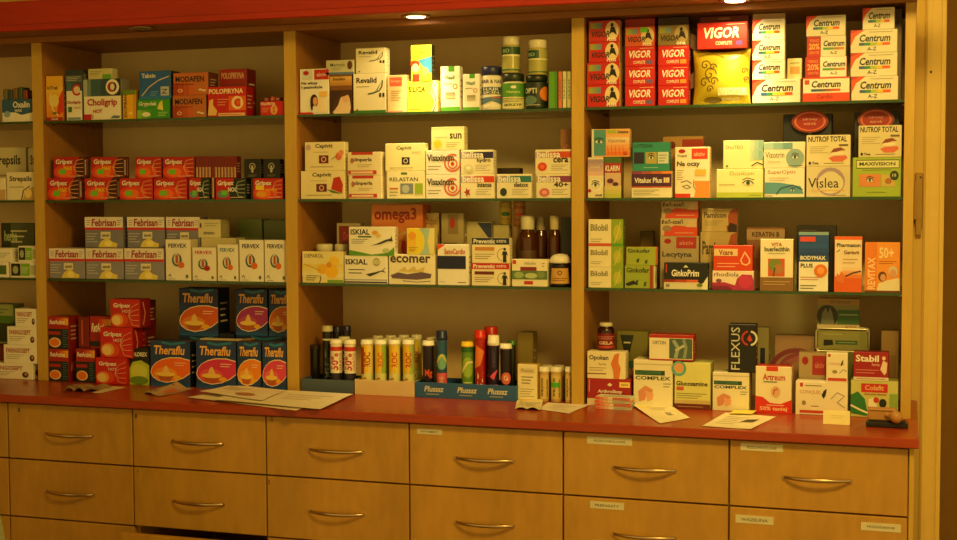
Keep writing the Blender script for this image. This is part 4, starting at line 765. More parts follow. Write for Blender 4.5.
b(663.8, 708, 262.7, 'black carton with a white leaf corner', '141814', [('P', [(.55, 0), (.9, .24), (1, .5), (1, 0)], 'E8E4C8'), ('R', 0, 0, .8, .26, 'D8D0B0'), ('P', [(.8, .26), (.7, .26), (.62, 0), (.9, 0)], 'D8D0B0'), ('G', 0, .26, .78, .36, '9A2018', 'D86030', 3, 'x'), ('T', 'GinkoPrim', .17, .48, .8, .74, Wh, 1, .05), ('P', [(.44, .82), (.5, .92), (.56, .82)], 'D8D8C0'), ('R', .04, .62, .07, .95, 'B83020'), ('T', '60', .05, .08, .13, .2, '3A3828'), ('E', .82, .16, .07, .07, '6A7A28')], dep=.045)
b(712, 754, 270.8, 'white carton with purple face silhouette', 'F0DCC8', [('T', 'rhodiola', .04, .7, .64, .92, '4A2838', 0), ('P', [(0, 0), (0, .38), (.3, .4), (.55, .25), (.6, .6), (.72, .82), (.95, .8), (1, .5), (1, 0)], 'B02858'), ('E', .8, .45, .17, .36, 'C83060'), ('E', .16, .48, .07, .1, '8A4A68'), ('P', [(.0, 0), (.0, .2), (.4, .2), (.5, 0)], '7A1840')], dep=.045, s='C8A898')
b(713, 753, 245.3, 'red carton with a drop outline and cream plate', 'D84018', [('R', .02, .58, .62, .86, 'E8C898'), ('T', 'Vcare', .14, .62, .5, .82, '8A1810', 1), ('P', [(.8, .78), (.68, .42), (.72, .26), (.84, .2), (.94, .3), (.94, .46)], 'F8C090'), ('P', [(.8, .68), (.72, .42), (.75, .3), (.84, .26), (.9, .34), (.9, .46)], 'D84018'), ('L', .1, .1, .66, .34, 2, 'F0B088')], dep=.045, s='B02810')
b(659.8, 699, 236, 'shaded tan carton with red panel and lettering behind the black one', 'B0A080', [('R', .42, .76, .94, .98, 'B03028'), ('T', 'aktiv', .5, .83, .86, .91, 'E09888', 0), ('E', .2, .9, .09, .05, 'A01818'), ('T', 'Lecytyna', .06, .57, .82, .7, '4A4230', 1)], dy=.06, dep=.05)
ZEN = [('P', [(.1, 0), (.12, .35), (.4, .6), (1, .5), (1, 0)], 'D8482C'), ('T', 'żeń-szeń', .04, .68, .62, .95, '604030', 1), ('E', .18, .42, .12, .18, '9A8068'), ('P', [(.7, .5), (.8, .9), (.95, .95), (.98, .5)], 'D8B890'), ('L', .4, .1, .9, .24, 1, 'E8A888')]
b(660, 697.5, 218.3, 'white and red ginseng carton, lower of pair', 'C8B890', ZEN, dy=.06, dep=.05, s='A83828')
b(661, 698.5, 200.3, 'white and red ginseng carton, upper of pair', 'C0B088', ZEN, dy=.06, dep=.05, s='B83828')
PAM = [('P', [(.72, 0), (.7, .25), (.76, .3), (.74, .7), (.84, .95), (1, 1), (1, 0)], 'A04828'), ('T', 'Pamicon', .06, .6, .7, .84, '503C28', 1), ('L', .08, .26, .6, .5, 3, 'A08A60'), ('P', [(.76, 0), (.74, .2), (.8, .4), (1, .3), (1, 0)], '301810')]
b(700, 736.8, 232, 'tan memory tablet carton with profile face, lower of pair', 'B8A068', PAM, dy=.06, dep=.05)
b(701.5, 737.3, 208.5, 'tan memory tablet carton with profile face, upper of pair', 'C0A870', PAM, dy=.06, dep=.05)
b(640, 653.5, 231, 'plain brown carton in the back behind the green leaf cartons', '7A6028', [], dy=.2, dep=.05)
b(760, 793.7, 239, 'tall cream carton with a flower square and brown base', 'EFE6C8', [('R', 0, 0, 1, .26, '8A6438'), ('T', 'VITA', .33, .86, .66, .93, 'A83018', 1), ('T', 'buerlecithin', .13, .76, .88, .85, '20301C', 1), ('R', .24, .28, .74, .62, 'D0582C'), ('E', .45, .5, .2, .12, '7A8838'), ('E', .56, .42, .14, .1, 'B07A48'), ('S', [(.4, .28), (.45, .45)], .03, '4A5A20'), ('L', .1, .1, .9, .2, 2, 'C8A870'), ('L', .25, .7, .75, .74, 1, '9A9068')], dep=.05, s='B89858')
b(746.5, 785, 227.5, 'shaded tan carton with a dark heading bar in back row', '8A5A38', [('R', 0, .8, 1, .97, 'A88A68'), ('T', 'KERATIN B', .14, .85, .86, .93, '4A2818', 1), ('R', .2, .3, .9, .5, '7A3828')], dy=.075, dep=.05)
b(798.5, 829, 232, 'tall carton, blue upper half and white lower half', Wh, [('R', 0, .5, 1, 1, '1C4C94'), ('G', 0, .95, 1, 1, '7AA8B8', '88A8B0', 2, 'x'), ('R', .05, .84, .56, .92, 'D84838'), ('G', 0, .58, 1, .8, '143A80', '1C509C', 3, 'y'), ('T', 'BODYMAX', .06, .53, .9, .6, Wh, 1), ('T', 'PLUS', .07, .4, .48, .47, '201818', 1), ('C', .74, .35, .11, .0, 'E07828'), ('E', .74, .35, .12, .06, 'F0A050'), ('L', .07, .18, .8, .26, 2, 'C87858'), ('L', .07, .03, .6, .12, 2, '5A5448')], dep=.05, s='2C2028')
b(797, 836.5, 225.5, 'dark taller carton behind the blue and white one', '241C1C', [('L', .1, .9, .5, .95, 1, '5A5050')], dy=.07, dep=.05, s='2C2018')
b(834.3, 862.5, 236.5, 'tall orange and cream carton with a blue stroke', 'F0DCC0', [('R', 0, .94, 1, 1, 'E86820'), ('R', 0, .0, 1, .28, 'E0601C'), ('G', .3, .25, 1, .45, 'E88038', 'F0D0B0', 3, 'y'), ('T', 'Pharmaton', .08, .81, .94, .88, '202848', 1), ('T', 'Geriavit', .34, .68, .9, .75, '7A4818', 1), ('S', [(.4, .28), (.65, .34), (.96, .38)], .025, '282040'), ('P', [(.05, .2), (.1, .34), (.18, .3), (.25, .38), (.35, .32), (.34, .15)], 'E07838'), ('S', [(.08, .72), (.2, .76)], .015, '4A7A30'), ('L', .3, .5, .85, .62, 2, 'C8A078')], dep=.05, s='C85818')
b(864.8, 900.5, 242.3, 'orange senior vitamin carton with an elderly couple', 'F09A38', [('R', .0, 0, .34, 1, 'E88028'), ('V', 'REVITAX', .08, .06, .3, .7, 'F8D0A0', 1), ('T', '50+', .4, .68, .82, .9, 'F8DCA8', 1), ('L', .4, .56, .9, .64, 2, 'A85818'), ('E', .5, .32, .12, .1, '6A3820'), ('E', .52, .3, .08, .07, 'D8A078'), ('E', .8, .42, .13, .11, 'D8C8B0'), ('E', .8, .39, .09, .08, 'D8A078'), ('P', [(.34, .04), (.4, .18), (.62, .24), (.98, .3), (1, .04)], 'E8DCC0'), ('R', 0, 0, 1, .04, '6A3818')], dep=.05, s='D87818')
here(3, 4)
b(587, 631, 379, 'dark red joint tablet carton with cream base', 'A81820', [('R', 0, .0, 1, .26, 'E0D0B0'), ('T', 'ArthroStop', .24, .44, .8, .6, Wh, 1, .05), ('R', .74, .7, .98, .9, 'F0D070'), ('L', .78, .75, .94, .85, 1, '7A3020'), ('P', [(.46, .78), (.52, .86), (.58, .78), (.52, .72)], 'F0E0D0'), ('R', .04, .5, .06, .96, 'E0A098')], dep=.05, s='8A1418')
b(587, 625.5, 351.5, 'cream joint carton with an orange knee silhouette', 'EBDDB4', [('T', 'Opokan', .05, .64, .56, .86, '302820', 1), ('P', [(.7, 0), (.68, .3), (.62, .55), (.72, .9), (.84, .95), (.82, .6), (.88, .4), (.84, 0)], 'D87838'), ('R', 0, .16, .5, .2, '8A5030'), ('L', .05, .26, .5, .44, 2, 'A89068'), ('T', 'forte', .3, .5, .5, .58, '7A6040', 0)], dep=.045)
COMP = lambda: [('R', .04, .68, .8, .78, '1E4630'), ('T', 'GLUCOSAMINE', .05, .7, .7, .77, '4A8060', 1), ('T', 'COMPLEX', .05, .58, .94, .66, '284838', 1), ('P', [(.15, .12), (.12, .34), (.3, .46), (.5, .38), (.48, .3), (.34, .32), (.3, .16)], 'D89070'), ('P', [(.3, .36), (.52, .3), (.5, .18), (.36, .12)], 'E8A888'), ('R', .0, .9, 1, .92, 'C8C0A0'), ('L', .76, .42, .96, .54, 2, '7A9080')]
b(633.3, 673, 360, 'white joint complex carton with red knee, by the knee silhouette box', 'EBE2C4', COMP(), dep=.075, s='D0C4A0', t='D8CCA8')
b(674.3, 710.8, 362.5, 'yellow-green carton with a blue ball picture', 'DCDC88', [('R', 0, .0, 1, .12, '6A2818'), ('R', 0, .12, 1, .2, 'C8B878'), ('C', .12, .86, .16, .1, '60A8A8'), ('E', .12, .88, .14, .1, 'D8A070'), ('T', 'Glucosamine', .05, .5, .92, .6, '3A2410', 1), ('R', .06, .4, .26, .48, 'C85840'), ('L', .06, .22, .9, .36, 3, '8A8450'), ('L', .1, .04, .8, .08, 1, 'C8A070')], dep=.07, s='B8B868')
b(648.8, 693.5, 335, 'white and red carton with an X-ray photograph', 'EDE4C8', [('R', 0, .88, 1, 1, 'B02018'), ('T', 'ORTON', .08, .62, .38, .76, '302820', 0), ('R', .46, .08, .98, .86, '4A6058'), ('S', [(.55, .8), (.66, .5), (.6, .1)], .14, '98A898'), ('S', [(.78, .84), (.84, .5), (.8, .1)], .12, '88988A'), ('S', [(.6, .4), (.8, .6)], .1, 'B8C0A8'), ('R', 0, 0, 1, .05, 'B02018')], dep=.06, s='A82018', t='A82018')
b(712.3, 749.5, 372.5, 'white joint complex carton with red knee, under the black box', 'EBE2C4', COMP(), dep=.07, s='D0C4A0')
b(728.3, 756, 324.5, 'tall black carton with vertical white lettering', '12120F', [('V', 'FLEXUS', .1, .06, .42, .94, 'C8C8B8', 0), ('C', .76, .72, .16, .12, 'B82C20', 100, 260), ('C', .78, .72, .16, .12, 'D8D8C8', 280, 440), ('P', [(.68, .7), (.78, .8), (.88, .68), (.78, .64)], 'C84030')], dep=.05, s='0E0E0C')
b(755.3, 792, 366.5, 'white carton with a red wave and knee drawing', 'EFE4C8', [('T', 'Artreum', .2, .7, .82, .84, 'C03018', 1), ('P', [(0, 0), (0, .36), (.2, .34), (.4, .22), (.7, .2), (1, .3), (1, 0)], 'D82818'), ('T', '50% taniej', .12, .03, .88, .14, 'F4C8A8', 1), ('L', .3, .14, .8, .2, 1, 'F4C8A8'), ('R', .3, .9, .62, 1, 'D83818'), ('E', .56, .46, .13, .12, 'E0B090'), ('S', [(.5, .4), (.52, .5), (.62, .52)], .03, 'B86A40'), ('R', .22, .66, .6, .68, '4A7A60')], dep=.055, s='D8B090', t='C83020')
CON = [('R', 0, .0, .08, 1, 'EFE4C8'), ('T', 'CONQUEL', .08, .62, .5, .74, 'C07868', 0), ('R', .08, .84, .14, .96, 'C03828'), ('L', .18, .84, .5, .92, 1, '5A4838'), ('P', [(.5, .6), (.54, .74), (.6, .8), (.58, .6), (.54, .5)], '202028'), ('S', [(.68, .5), (.8, .7), (.94, .6), (.8, .4), (.95, .25)], .02, '8A9088'), ('E', .16, .36, .04, .07, '9A8A50'), ('R', .08, .06, .92, .14, 'C84028'), ('L', .3, .24, .45, .3, 1, '7A6A58')]
b(795.5, 848, 382, 'white wide carton with red base line and grey sprig', 'F0E6CC', CON, dep=.05)
b(826, 848, 353, 'small white carton with red base and sprig, on the wide one', 'F0E6CC', [('R', .08, .86, .2, .96, 'C03828'), ('T', 'CONQUEL', .1, .58, .86, .67, 'C07868', 0), ('P', [(.66, .55), (.72, .72), (.8, .78), (.76, .6)], '202028'), ('E', .4, .36, .12, .06, '9A8A50'), ('R', .08, .05, .95, .15, 'C84028'), ('S', [(.6, .3), (.8, .45), (.95, .38)], .02, '8A9088')], dep=.045, s='E0D4B4')
b(850.5, 898.5, 380.8, 'pale green carton with red badge, lemon and green sweep', 'C8C878', [('R', .22, .68, .78, .92, 'C82820'), ('T', 'Colafit', .3, .74, .7, .88, 'E8B078', 1), ('P', [(0, .1), (0, .6), (.15, .7), (.3, .5), (.35, .2), (.6, .08), (.3, .04)], '2A7A38'), ('S', [(0, .32), (.2, .2), (.45, .08), (.7, .06)], .05, 'F0ECD0'), ('P', [(.36, .1), (.38, .5), (.55, .56), (.56, .2)], 'F0ECD0'), ('E', .68, .4, .08, .12, '20241C'), ('E', .54, .48, .06, .08, 'C83828'), ('R', .82, .0, 1, .66, '8AA848'), ('T', 'Zdrowe Stawy', .28, .6, .76, .66, 'A83020', 1)], dep=.055, s='A8B058')
b(853.3, 889, 352.3, 'dark red carton with white heading and a capsule figure', 'A01420', [('T', 'Stabil', .06, .66, .72, .9, Wh, 1), ('T', 'forte', .52, .52, .74, .62, 'F0C8B8', 0), ('P', [(.76, .4), (.84, .72), (.96, .64), (.94, .3), (.88, .2)], 'E8D0B8'), ('E', .86, .8, .05, .07, 'E8D0B8'), ('L', .06, .22, .72, .42, 2, 'D88078'), ('R', .0, 0, 1, .12, 'E0D0B8'), ('L', .08, .03, .9, .09, 1, '7A2020')], dep=.05, s='7A0E14', side=[('S', [(.3, .2), (.6, .5), (.4, .9)], .08, 'C8A898')])
b(616.8, 648, 331.5, 'olive carton with a dark badge and green bar, in back row', '7A7430', [('R', 0, 0, 1, .58, '2C5438'), ('T', 'Bio-Marine', .1, .26, .9, .48, 'B86848', 1), ('P', [(.1, .95), (.55, .95), (.42, .7), (.24, .7)], '20241C'), ('L', .22, .8, .44, .88, 1, 'C8C8A0')], dy=.1, dep=.05)
b(756.5, 769, 328, 'grey carton with a small dark square behind the black one', '8A8458', [('R', .3, .35, .7, .75, '14182C')], dy=.09, dep=.05)
b(774.5, 815, 335.5, 'pinkish carton with a coiled rope picture, back row', 'B08A6A', [('C', .6, .45, .3, .22, 'A04858', 0, 200), ('C', .55, .4, .42, .35, '8A3848', 10, 220), ('S', [(.05, .3), (.3, .6), (.7, .7), (.98, .5)], .07, 'B86870')], dy=.175, dep=.05)
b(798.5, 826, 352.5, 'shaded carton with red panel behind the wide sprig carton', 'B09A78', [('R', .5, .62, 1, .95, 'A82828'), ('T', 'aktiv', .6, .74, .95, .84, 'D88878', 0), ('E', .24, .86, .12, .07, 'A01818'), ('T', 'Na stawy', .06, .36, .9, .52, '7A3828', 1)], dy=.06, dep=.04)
b(815.8, 864, 352, 'pale olive carton supporting the silver-cornered case, back row', '6A7038', [], dy=.105, dep=.06)
def top_of(by, sh, x, y):
    z = SH[sh]
    for (a0, a1, c0, c1, tz, bb, ss) in PLACED:
        if bb == by and ss == sh and a0 < x < a1 and c0 < y < c1: z = max(z, tz)
    return z

# ================================================================== BOTTLES, JARS, TUBES
def ground(by, sh, x, y, r):
    z = SH[sh]
    for (a0, a1, c0, c1, tz, bb, ss) in PLACED:
        if bb == by and ss == sh and a0-.002 < x < a1+.002 and c0-.002 < y < c1+.002: z = max(z, tz)
    return z
def bottle(x0, x1, yt, label, body, cap, dy=None, caph=.22, neck=.62, shoulder=.12, lab=None, els=(), z0=None, name='pill_bottle', labr=(.12, .68), capr=None, gloss=.25, bodymat=None, square=False):
    by, sh = CUR
    xm = (x0+x1)/2; r = None
    if dy is None: dy = .014
    Y = D+dy; rr = (at(x1, yt+10, Y).x-at(x0, yt+10, Y).x)/2
    cy = Y+rr; P = at(xm, yt+12, cy); topz = at(xm, yt, Y+rr*.3).z
    if z0 is None: z0 = ground(by, sh, P.x, cy, rr)
    z0 += .0004; H = topz-z0
    PLACED.append((P.x-rr, P.x+rr, cy-rr, cy+rr, topz, by, sh))
    t = empty(name, (P.x, cy, z0))
    ch = H*caph; bh = H-ch; n = 28
    bm_ = bodymat or mat(body, gloss)
    mb = MB(); rn = rr*neck
    mb.lathe([(rr*.86, 0), (rr*.97, H*.015), (rr, H*.04), (rr, bh-H*shoulder), (rr*.93, bh-H*shoulder*.5), (rn, bh-.001), (rn, bh+ch*.3)], bm_, n, cap1=True)
    mb.build('bottle_body', t)
    mb = MB(); rc = capr*rr if capr else rr*.92; cm = mat(cap, .4)
    mb.lathe([(rc*.97, 0), (rc, .001)] + ([(rc, ch*.25), (rc*.94, ch*.5), (rc*.8, ch*.74), (rc*.55, ch*.92), (rc*.2, ch)] if 'domed' in label else [(rc, ch*.86), (rc*.93, ch*.97), (rc*.8, ch)]), cm, n, z0=bh)
    for i in range(0 if 'domed' in label else 24):
        a = 2*math.pi*i/24; ca, sa = math.cos(a), math.sin(a); k = .0006
        mb.add([(ca*rc - sa*k, sa*rc+ca*k, bh+.002), (ca*rc+sa*k, sa*rc-ca*k, bh+.002), (ca*(rc+.0006), sa*(rc+.0006), bh+ch*.8)], [(0, 1, 2)], cm)
    mb.build('cap', t)
    if lab or els:
        z1, z2 = labr[0]*H, labr[1]*H
        mb = MB(); R2 = rr+.0004
        mb.lathe([(R2, z1), (R2, z2)], mat(lab or body, .45), 36, cap0=False, cap1=False)
        Wd = math.pi*rr*.95; Hh = z2-z1
        view = math.atan2(CAM.y-cy, CAM.x-P.x)
        def fn(u, v, l):
            a = view+(u-Wd/2)/rr; q = R2+.0003+l
            return (q*math.cos(a), q*math.sin(a), z1+v)
        emit(mb, els, Wd, Hh, fn, grid=.06)
        mb.build('paper_label', t)
    tag(t, label+where(), 'bottle'); return t
here(2, 1)
bottle(481.7, 501.5, 66, 'white bottle with a wide navy cap', 'E8E4D8', '1A2050', caph=.2, neck=.85, shoulder=.04, capr=1.0, lab='ECE6D4', labr=(.06, .76), els=[('T', 'HAIR & NAIL', .1, .78, .9, .9, '4A4868'), ('R', .1, .42, .85, .66, '3A5068'), ('T', 'HAIR', .2, .54, .75, .64, 'D8D8C8'), ('T', 'SKIN', .2, .44, .75, .52, 'D8D8C8'), ('P', [(.1, .08), (.5, .2), (.85, .1), (.85, .38), (.1, .3)], '5A7A9A'), ('R', .5, .3, .85, .34, 'C84838')])
bottle(502.3, 524.5, 73, 'cream-based bottle with green label and dark cap', 'E8E2C0', '1C2C14', caph=.22, neck=.8, shoulder=.08, capr=.95, lab='E0DC9C', labr=(.04, .72), els=[('R', 0, .45, 1, 1, '4E9028'), ('E', .5, .84, .08, .06, Wh), ('T', 'Nature', .3, .6, .7, .7, 'C8D878'), ('L', .1, .22, .9, .42, 3, '3A3A20'), ('T', 'SKRZYP', .2, .08, .75, .18, '4A5A28')])
bottle(525.5, 548, 75, 'dark green bottle with orange figure label', '14200F', '16240F', caph=.18, neck=.85, shoulder=.06, capr=.95, lab='16240F', labr=(.04, .78), els=[('E', .78, .55, .2, .28, 'D87828'), ('T', 'OPTI', .08, .56, .5, .78, 'C8C8A0'), ('E', .3, .3, .2, .18, '5A7A68'), ('L', .1, .05, .6, .16, 1, 'A8A880')])
bottle(502.3, 519.5, 36, 'small white-capped bottle with green label, on cream-based bottle', 'B8B068', 'DCD4B0', caph=.24, neck=.85, shoulder=.05, capr=.95, lab='A8A458', labr=(.05, .72), els=[('R', 0, .68, 1, .98, '204A28'), ('T', 'BIO', .14, .74, .44, .9, 'A8C8A0'), ('R', 0, .6, 1, .66, 'E8E4B8'), ('R', 0, .02, 1, .08, '3A6A28'), ('R', .55, .1, .6, .6, 'E0DCA8')])
bottle(528.3, 547, 39.3, 'small white-capped bottle with green label, standing on dark green bottle', 'B8B068', 'DCD4B0', caph=.24, neck=.85, shoulder=.05, capr=.95, lab='A8A458', labr=(.05, .72), els=[('R', 0, .62, .55, .96, '204A28'), ('T', 'BIO', .1, .7, .4, .86, 'A8C8A0'), ('R', 0, .55, 1, .6, 'E8E4B8'), ('R', 0, .02, 1, .07, '3A6A28')])
here(2, 3)
bottle(317, 332.5, 244, 'white-capped jar hidden behind the primrose carton, left of two', 'C8B888', 'E0D8B8', dy=.065, caph=.22, neck=.9, shoulder=.05, capr=1.0)
bottle(335.3, 348, 244, 'white-capped jar behind the primrose carton, right of two', 'C8B888', 'E0D8B8', dy=.065, caph=.22, neck=.9, shoulder=.05, capr=1.0)
bottle(499.5, 511.5, 201, 'small yellow jar with a green leaf, on the plain carton', 'C8B050', 'B8A048', dy=.125, caph=.2, neck=.9, capr=.98, els=[('E', .5, .6, .25, .16, '3A7A38'), ('L', .2, .1, .8, .3, 2, 'A04828')], lab='D0B850')
b(512.5, 526, 226, 'plain brown carton under the small orange jar', '8A6A38', dy=.12, dep=.05)
bottle(513.5, 525.5, 201, 'small orange jar at the back', 'C07838', 'C08850', dy=.125, caph=.2, neck=.9, capr=.98, els=[('E', .5, .6, .25, .12, 'D8502C'), ('L', .2, .1, .8, .3, 2, 'A02818')], lab='C88850')
AMB = mat('4A2408', .1)
bottle(518.5, 536.5, 215.5, 'tall brown glass syrup bottle with white cap, nearest and leftmost', '2A1206', 'D8D0B0', dy=.07, caph=.2, neck=.6, shoulder=.14, capr=.75, bodymat=AMB, lab='5A4028', labr=(.12, .5), els=[('R', 0, .4, 1, .44, '3A2010'), ('L', .1, .1, .9, .34, 3, '8A7858')])
bottle(534.5, 547, 216.5, 'tall brown glass syrup bottle, middle of the three', '2A1206', 'B8A888', dy=.12, caph=.2, neck=.6, shoulder=.14, capr=.75, bodymat=AMB)
bottle(548.5, 560.5, 215.5, 'tall brown glass syrup bottle, right one beside the black carton', '2A1206', 'C8B888', dy=.08, caph=.2, neck=.6, shoulder=.14, capr=.75, bodymat=AMB)
bottle(549.8, 571, 254, 'squat dark bottle with domed white top and beige label', '140E0A', 'EDE6D0', caph=.28, neck=.9, shoulder=.04, capr=1.0, lab='140E0A', labr=(.05, .66), els=[('P', [(.14, .08), (.2, .85), (.75, .85), (.82, .08)], 'D0A050'), ('C', .48, .62, .12, .07, '6A3A18'), ('L', .25, .2, .72, .4, 2, '5A3418')])
here(3, 4)
bottle(597.5, 614.5, 323, 'dark red bottle with cream lid standing on the knee carton', '2A0A08', 'D8D0B0', caph=.13, neck=.7, shoulder=.16, capr=.75, dy=.02, lab='7A1418', labr=(.05, .62), els=[('L', .1, .6, .9, .85, 2, 'D89080'), ('T', 'GELA', .2, .3, .8, .5, 'E8C8A8'), ('R', 0, .1, 1, .18, 'C84838')], z0=None)

# trays with effervescent tubes
def tray(x0, x1, yt, dep, label, col, els, h=None):
    X0 = at(x0, yt+8, D+.004).x; X1 = at(x1, yt+8, D+.004).x; Y0 = D+.004
    H = at((x0+x1)/2, yt, Y0).z-ZT; t = .0016
    Wd = X1-X0
    mb = MB(); m_ = mat(col, .6)
    mb.box(-Wd/2, 0, .0003, Wd/2, t, H, m_, .0005); mb.box(-Wd/2, dep-t, .0003, Wd/2, dep, H, m_, .0005)
    mb.box(-Wd/2, t, .0003, -Wd/2+t, dep-t, H, m_); mb.box(Wd/2-t, t, .0003, Wd/2, dep-t, H, m_)
    mb.box(-Wd/2+t, t, .0003, Wd/2-t, dep-t, .0016, m_)
    emit(mb, els, Wd, H, lambda u, v, l: (u-Wd/2, -l, v))
    o = mb.build('display_tray', None, ((X0+X1)/2, Y0, ZT)); tag(o, label, 'tray'); return o
here(2, 4)
tray(301.2, 353.8, 379.5, .11, 'slate grey cardboard tray holding half-price tubes at the left upright', '4C5C74', [])
tray(354.8, 414.3, 380.5, .14, 'plain cream cardboard tray holding yellow tubes', 'E0C89C', [])
def plus(u): return [('T', 'Plusssz', u, .4, u+.19, .78, 'D8D8C0', 1, .2), ('R', u+.02, .22, u+.15, .28, 'A8A898')]
tray(415.3, 516.5, 384, .11, 'blue cardboard tray with three slanted white logos', '2C60A0', plus(.09)+plus(.42)+plus(.72))
TUBES = []
def tube(x0, x1, yt, label, body, cap, dy, els=(), capl=.09, group=None, top=None, z0=ZT+.002, lean=0, label_full=False):
    Y = D+dy; rr = (at(x1, yt+10, Y).x-at(x0, yt+10, Y).x)/2; cy = Y+rr; xm = (x0+x1)/2
    P = at(xm, yt+20, cy); topz = at(xm, yt, cy-rr*.5).z; H = topz-z0
    t = empty('effervescent_tube', (P.x, cy, z0+.0003))
    mb = MB(); mb.lathe([(rr*.88, 0), (rr*.9, .001), (rr*.9, H*(1-capl))], mat(body, .35), 24)
    Wd = math.pi*rr*.86; view = math.atan2(CAM.y-cy, CAM.x-P.x); bh = H*(1-capl)
    def fn(u, v, l):
        a = view+(u-Wd/2)/rr; q = rr*.9+.0002+l
        return (q*math.cos(a), q*math.sin(a), v)
    emit(mb, els, Wd, bh, fn, grid=.08)
    mb.build('tube_body', t)
    mb = MB(); mb.lathe([(rr*.93, 0), (rr, .0008), (rr, H*capl*.35), (rr*.93, H*capl*.4), (rr*.93, H*capl*.93), (rr*.86, H*capl)], mat(cap, .35), 24, z0=bh)
    mb.build('cap', t)
    tag(t, label, 'tube', group); TUBES.append((P.x, cy, rr)); return t
HALF = [('R', 0, .4, 1, 1, 'F0E6D0'), ('R', 0, .86, 1, .95, 'C83020'), ('V', '50%', .12, .46, .62, .82, 'C02818', 1), ('V', 'GRATIS', .66, .46, .84, .82, 'C85040', 0), ('R', 0, 0, 1, .38, '1C1830'), ('P', [(.45, .02), (.7, .02), (.7, .14)], 'D8D8D0')]
tube(330.3, 342.5, 339.5, 'white and navy tube with red percent print, left front in slate tray', '201C30', 'F0E8D0', .012, HALF)
tube(344.3, 356, 339.8, 'white and navy tube with red percent print, right front in slate tray', '201C30', 'F0E8D0', .012, HALF)
tube(339, 350, 337, 'white and navy tube with red percent print, behind the front two', '201C30', 'E8E0C8', .05, HALF)
tube(322.5, 332.5, 326, 'dark tube with pale lid at the back left of slate tray', '1C1C1C', 'C8C0A0', .05, [('R', 0, .85, 1, .88, 'D8D8C0'), ('V', 'MULTI', .3, .2, .7, .7, '6A8A7A')])
tube(332.5, 342, 327, 'black tube with navy lid, second at back of slate tray', '141420', '202048', .08, [('R', 0, .85, 1, .88, 'A8A8A0')])
tube(342.5, 351, 326, 'black tube with navy lid, third at back of slate tray', '141420', '202048', .08, [('R', 0, .85, 1, .88, 'A8A8A0')])
tube(310, 321, 345, 'black tube in the shaded left end of slate tray', '181410', '281C14', .07)
def yel(c1, c2): return [('R', 0, .45, .55, 1, 'F0C828'), ('R', .55, .3, 1, 1, c1), ('R', 0, .0, 1, .42, 'DCDC8C'), ('V', 'ROC', .3, .55, .7, .85, c2, 1), ('E', .6, .12, .25, .1, '4A8A30'), ('T', 'C', .2, .2, .45, .34, 'C83818')]
for x0, x1, c1, c2, l in [(361.8, 374, 'F0D878', 'A83818', 'leftmost with dark red stripe'), (375.5, 387.3, '9AC050', 'D87020', 'second'), (389.3, 401, 'E8D860', 'D84818', 'third'), (403.3, 415, 'B0C868', 'C83018', 'fourth')]:
    tube(x0-.6, x1-.8, 340, 'yellow and green tube with white lid, front row, %s' % l, 'E8D868', 'F0ECD8', .012, yel(c1, c2)+([('R', 0, .4, .3, .95, 'A03020')] if 'leftmost' in l else []))
for i, (x, y, dy) in enumerate([(370.5, 339, .05), (383, 338.5, .05), (396.5, 338, .05), (409.5, 338, .05), (378, 336, .085), (391, 335.6, .085), (404, 335.2, .085), (416.5, 335, .085)]):
    tube(x-5.4, x+5.4, y, 'yellow tube with white lid, %s row behind the front four, %s from left' % ('first' if dy < .06 else 'second', ORD[i % 4]), 'D8C858', 'DCD4B8', dy, yel('C8C860', 'C05028'), group='yellow tubes in the back rows of the cream tray')
tube(422.5, 434.5, 341, 'navy tube with white lid and red lettering, left in blue tray', '1C1830', 'F0ECD8', .012, [('T', 'Mg', .25, .36, .75, .54, 'D85030'), ('L', .2, .1, .8, .3, 3, 'A8A8B0')])
tube(426.5, 437.5, 337.5, 'yellow tube with white lid at the back of blue tray', 'C8B850', 'D8D0B0', .06, [('V', 'ROC', .3, .4, .7, .7, 'B84828')])
tube(436.3, 447.3, 331, 'tall blue tube with pink lower half', '2A5A88', '1C2C58', .014, [('R', 0, 0, 1, .42, 'E06070'), ('E', .5, .62, .4, .14, '78B8A8'), ('S', [(.1, .6), (.5, .75), (.9, .6)], .03, 'E8D850'), ('V', 'KIDS', .3, .06, .6, .36, 'E8B0A0')], capl=.14)
tube(461.3, 474, 342, 'green tube with yellow lid', '6A9A38', 'F0C830', .014, [('E', .5, .6, .4, .2, '9AC048'), ('S', [(.1, .5), (.5, .7), (.9, .7)], .04, 'F0E8A0'), ('L', .2, .05, .8, .35, 3, 'C8D878'), ('R', 0, .9, 1, 1, '2A6A30')])
tube(468, 478, 340.5, 'green tube with yellow lid, behind the first', '4A7A28', 'D8A828', .05)
tube(474.5, 485.8, 330.5, 'red tube with red lid, front of the two', 'B01C14', 'D02818', .012, [('V', 'MULTI', .3, .05, .7, .45, 'F0D8B8'), ('P', [(0, .5), (.5, .56), (.8, .8), (.2, .9)], 'E88038')], capl=.13)
tube(484, 498, 327, 'red tube with red lid, rear of the two', 'A01810', 'C02418', .055, [('V', 'TABL', .3, .1, .7, .5, 'E0C0A0')], capl=.13)
tube(487.8, 499.5, 335.5, 'navy tube with white lid and pink bolt', '221838', 'F0ECD8', .013, [('P', [(.2, .42), (.5, .5), (.8, .56), (.5, .36)], 'E0507A'), ('L', .2, .06, .8, .3, 3, 'B878A8'), ('V', 'ENERGY', .4, .6, .6, .9, '5A5080', 0)], capl=.16)
tube(500, 512, 344, 'navy tube with white lid and coral oval', '1C1628', 'F0ECD8', .013, [('E', .5, .42, .35, .12, 'D86A58'), ('T', 'Ca', .35, .38, .65, .48, 'F0E0D0'), ('R', .3, .06, .6, .24, '8A8AA8')])
tube(508.5, 516, 340.5, 'dark tube with green lid at the right back of blue tray', '22261C', '3A7A28', .06)
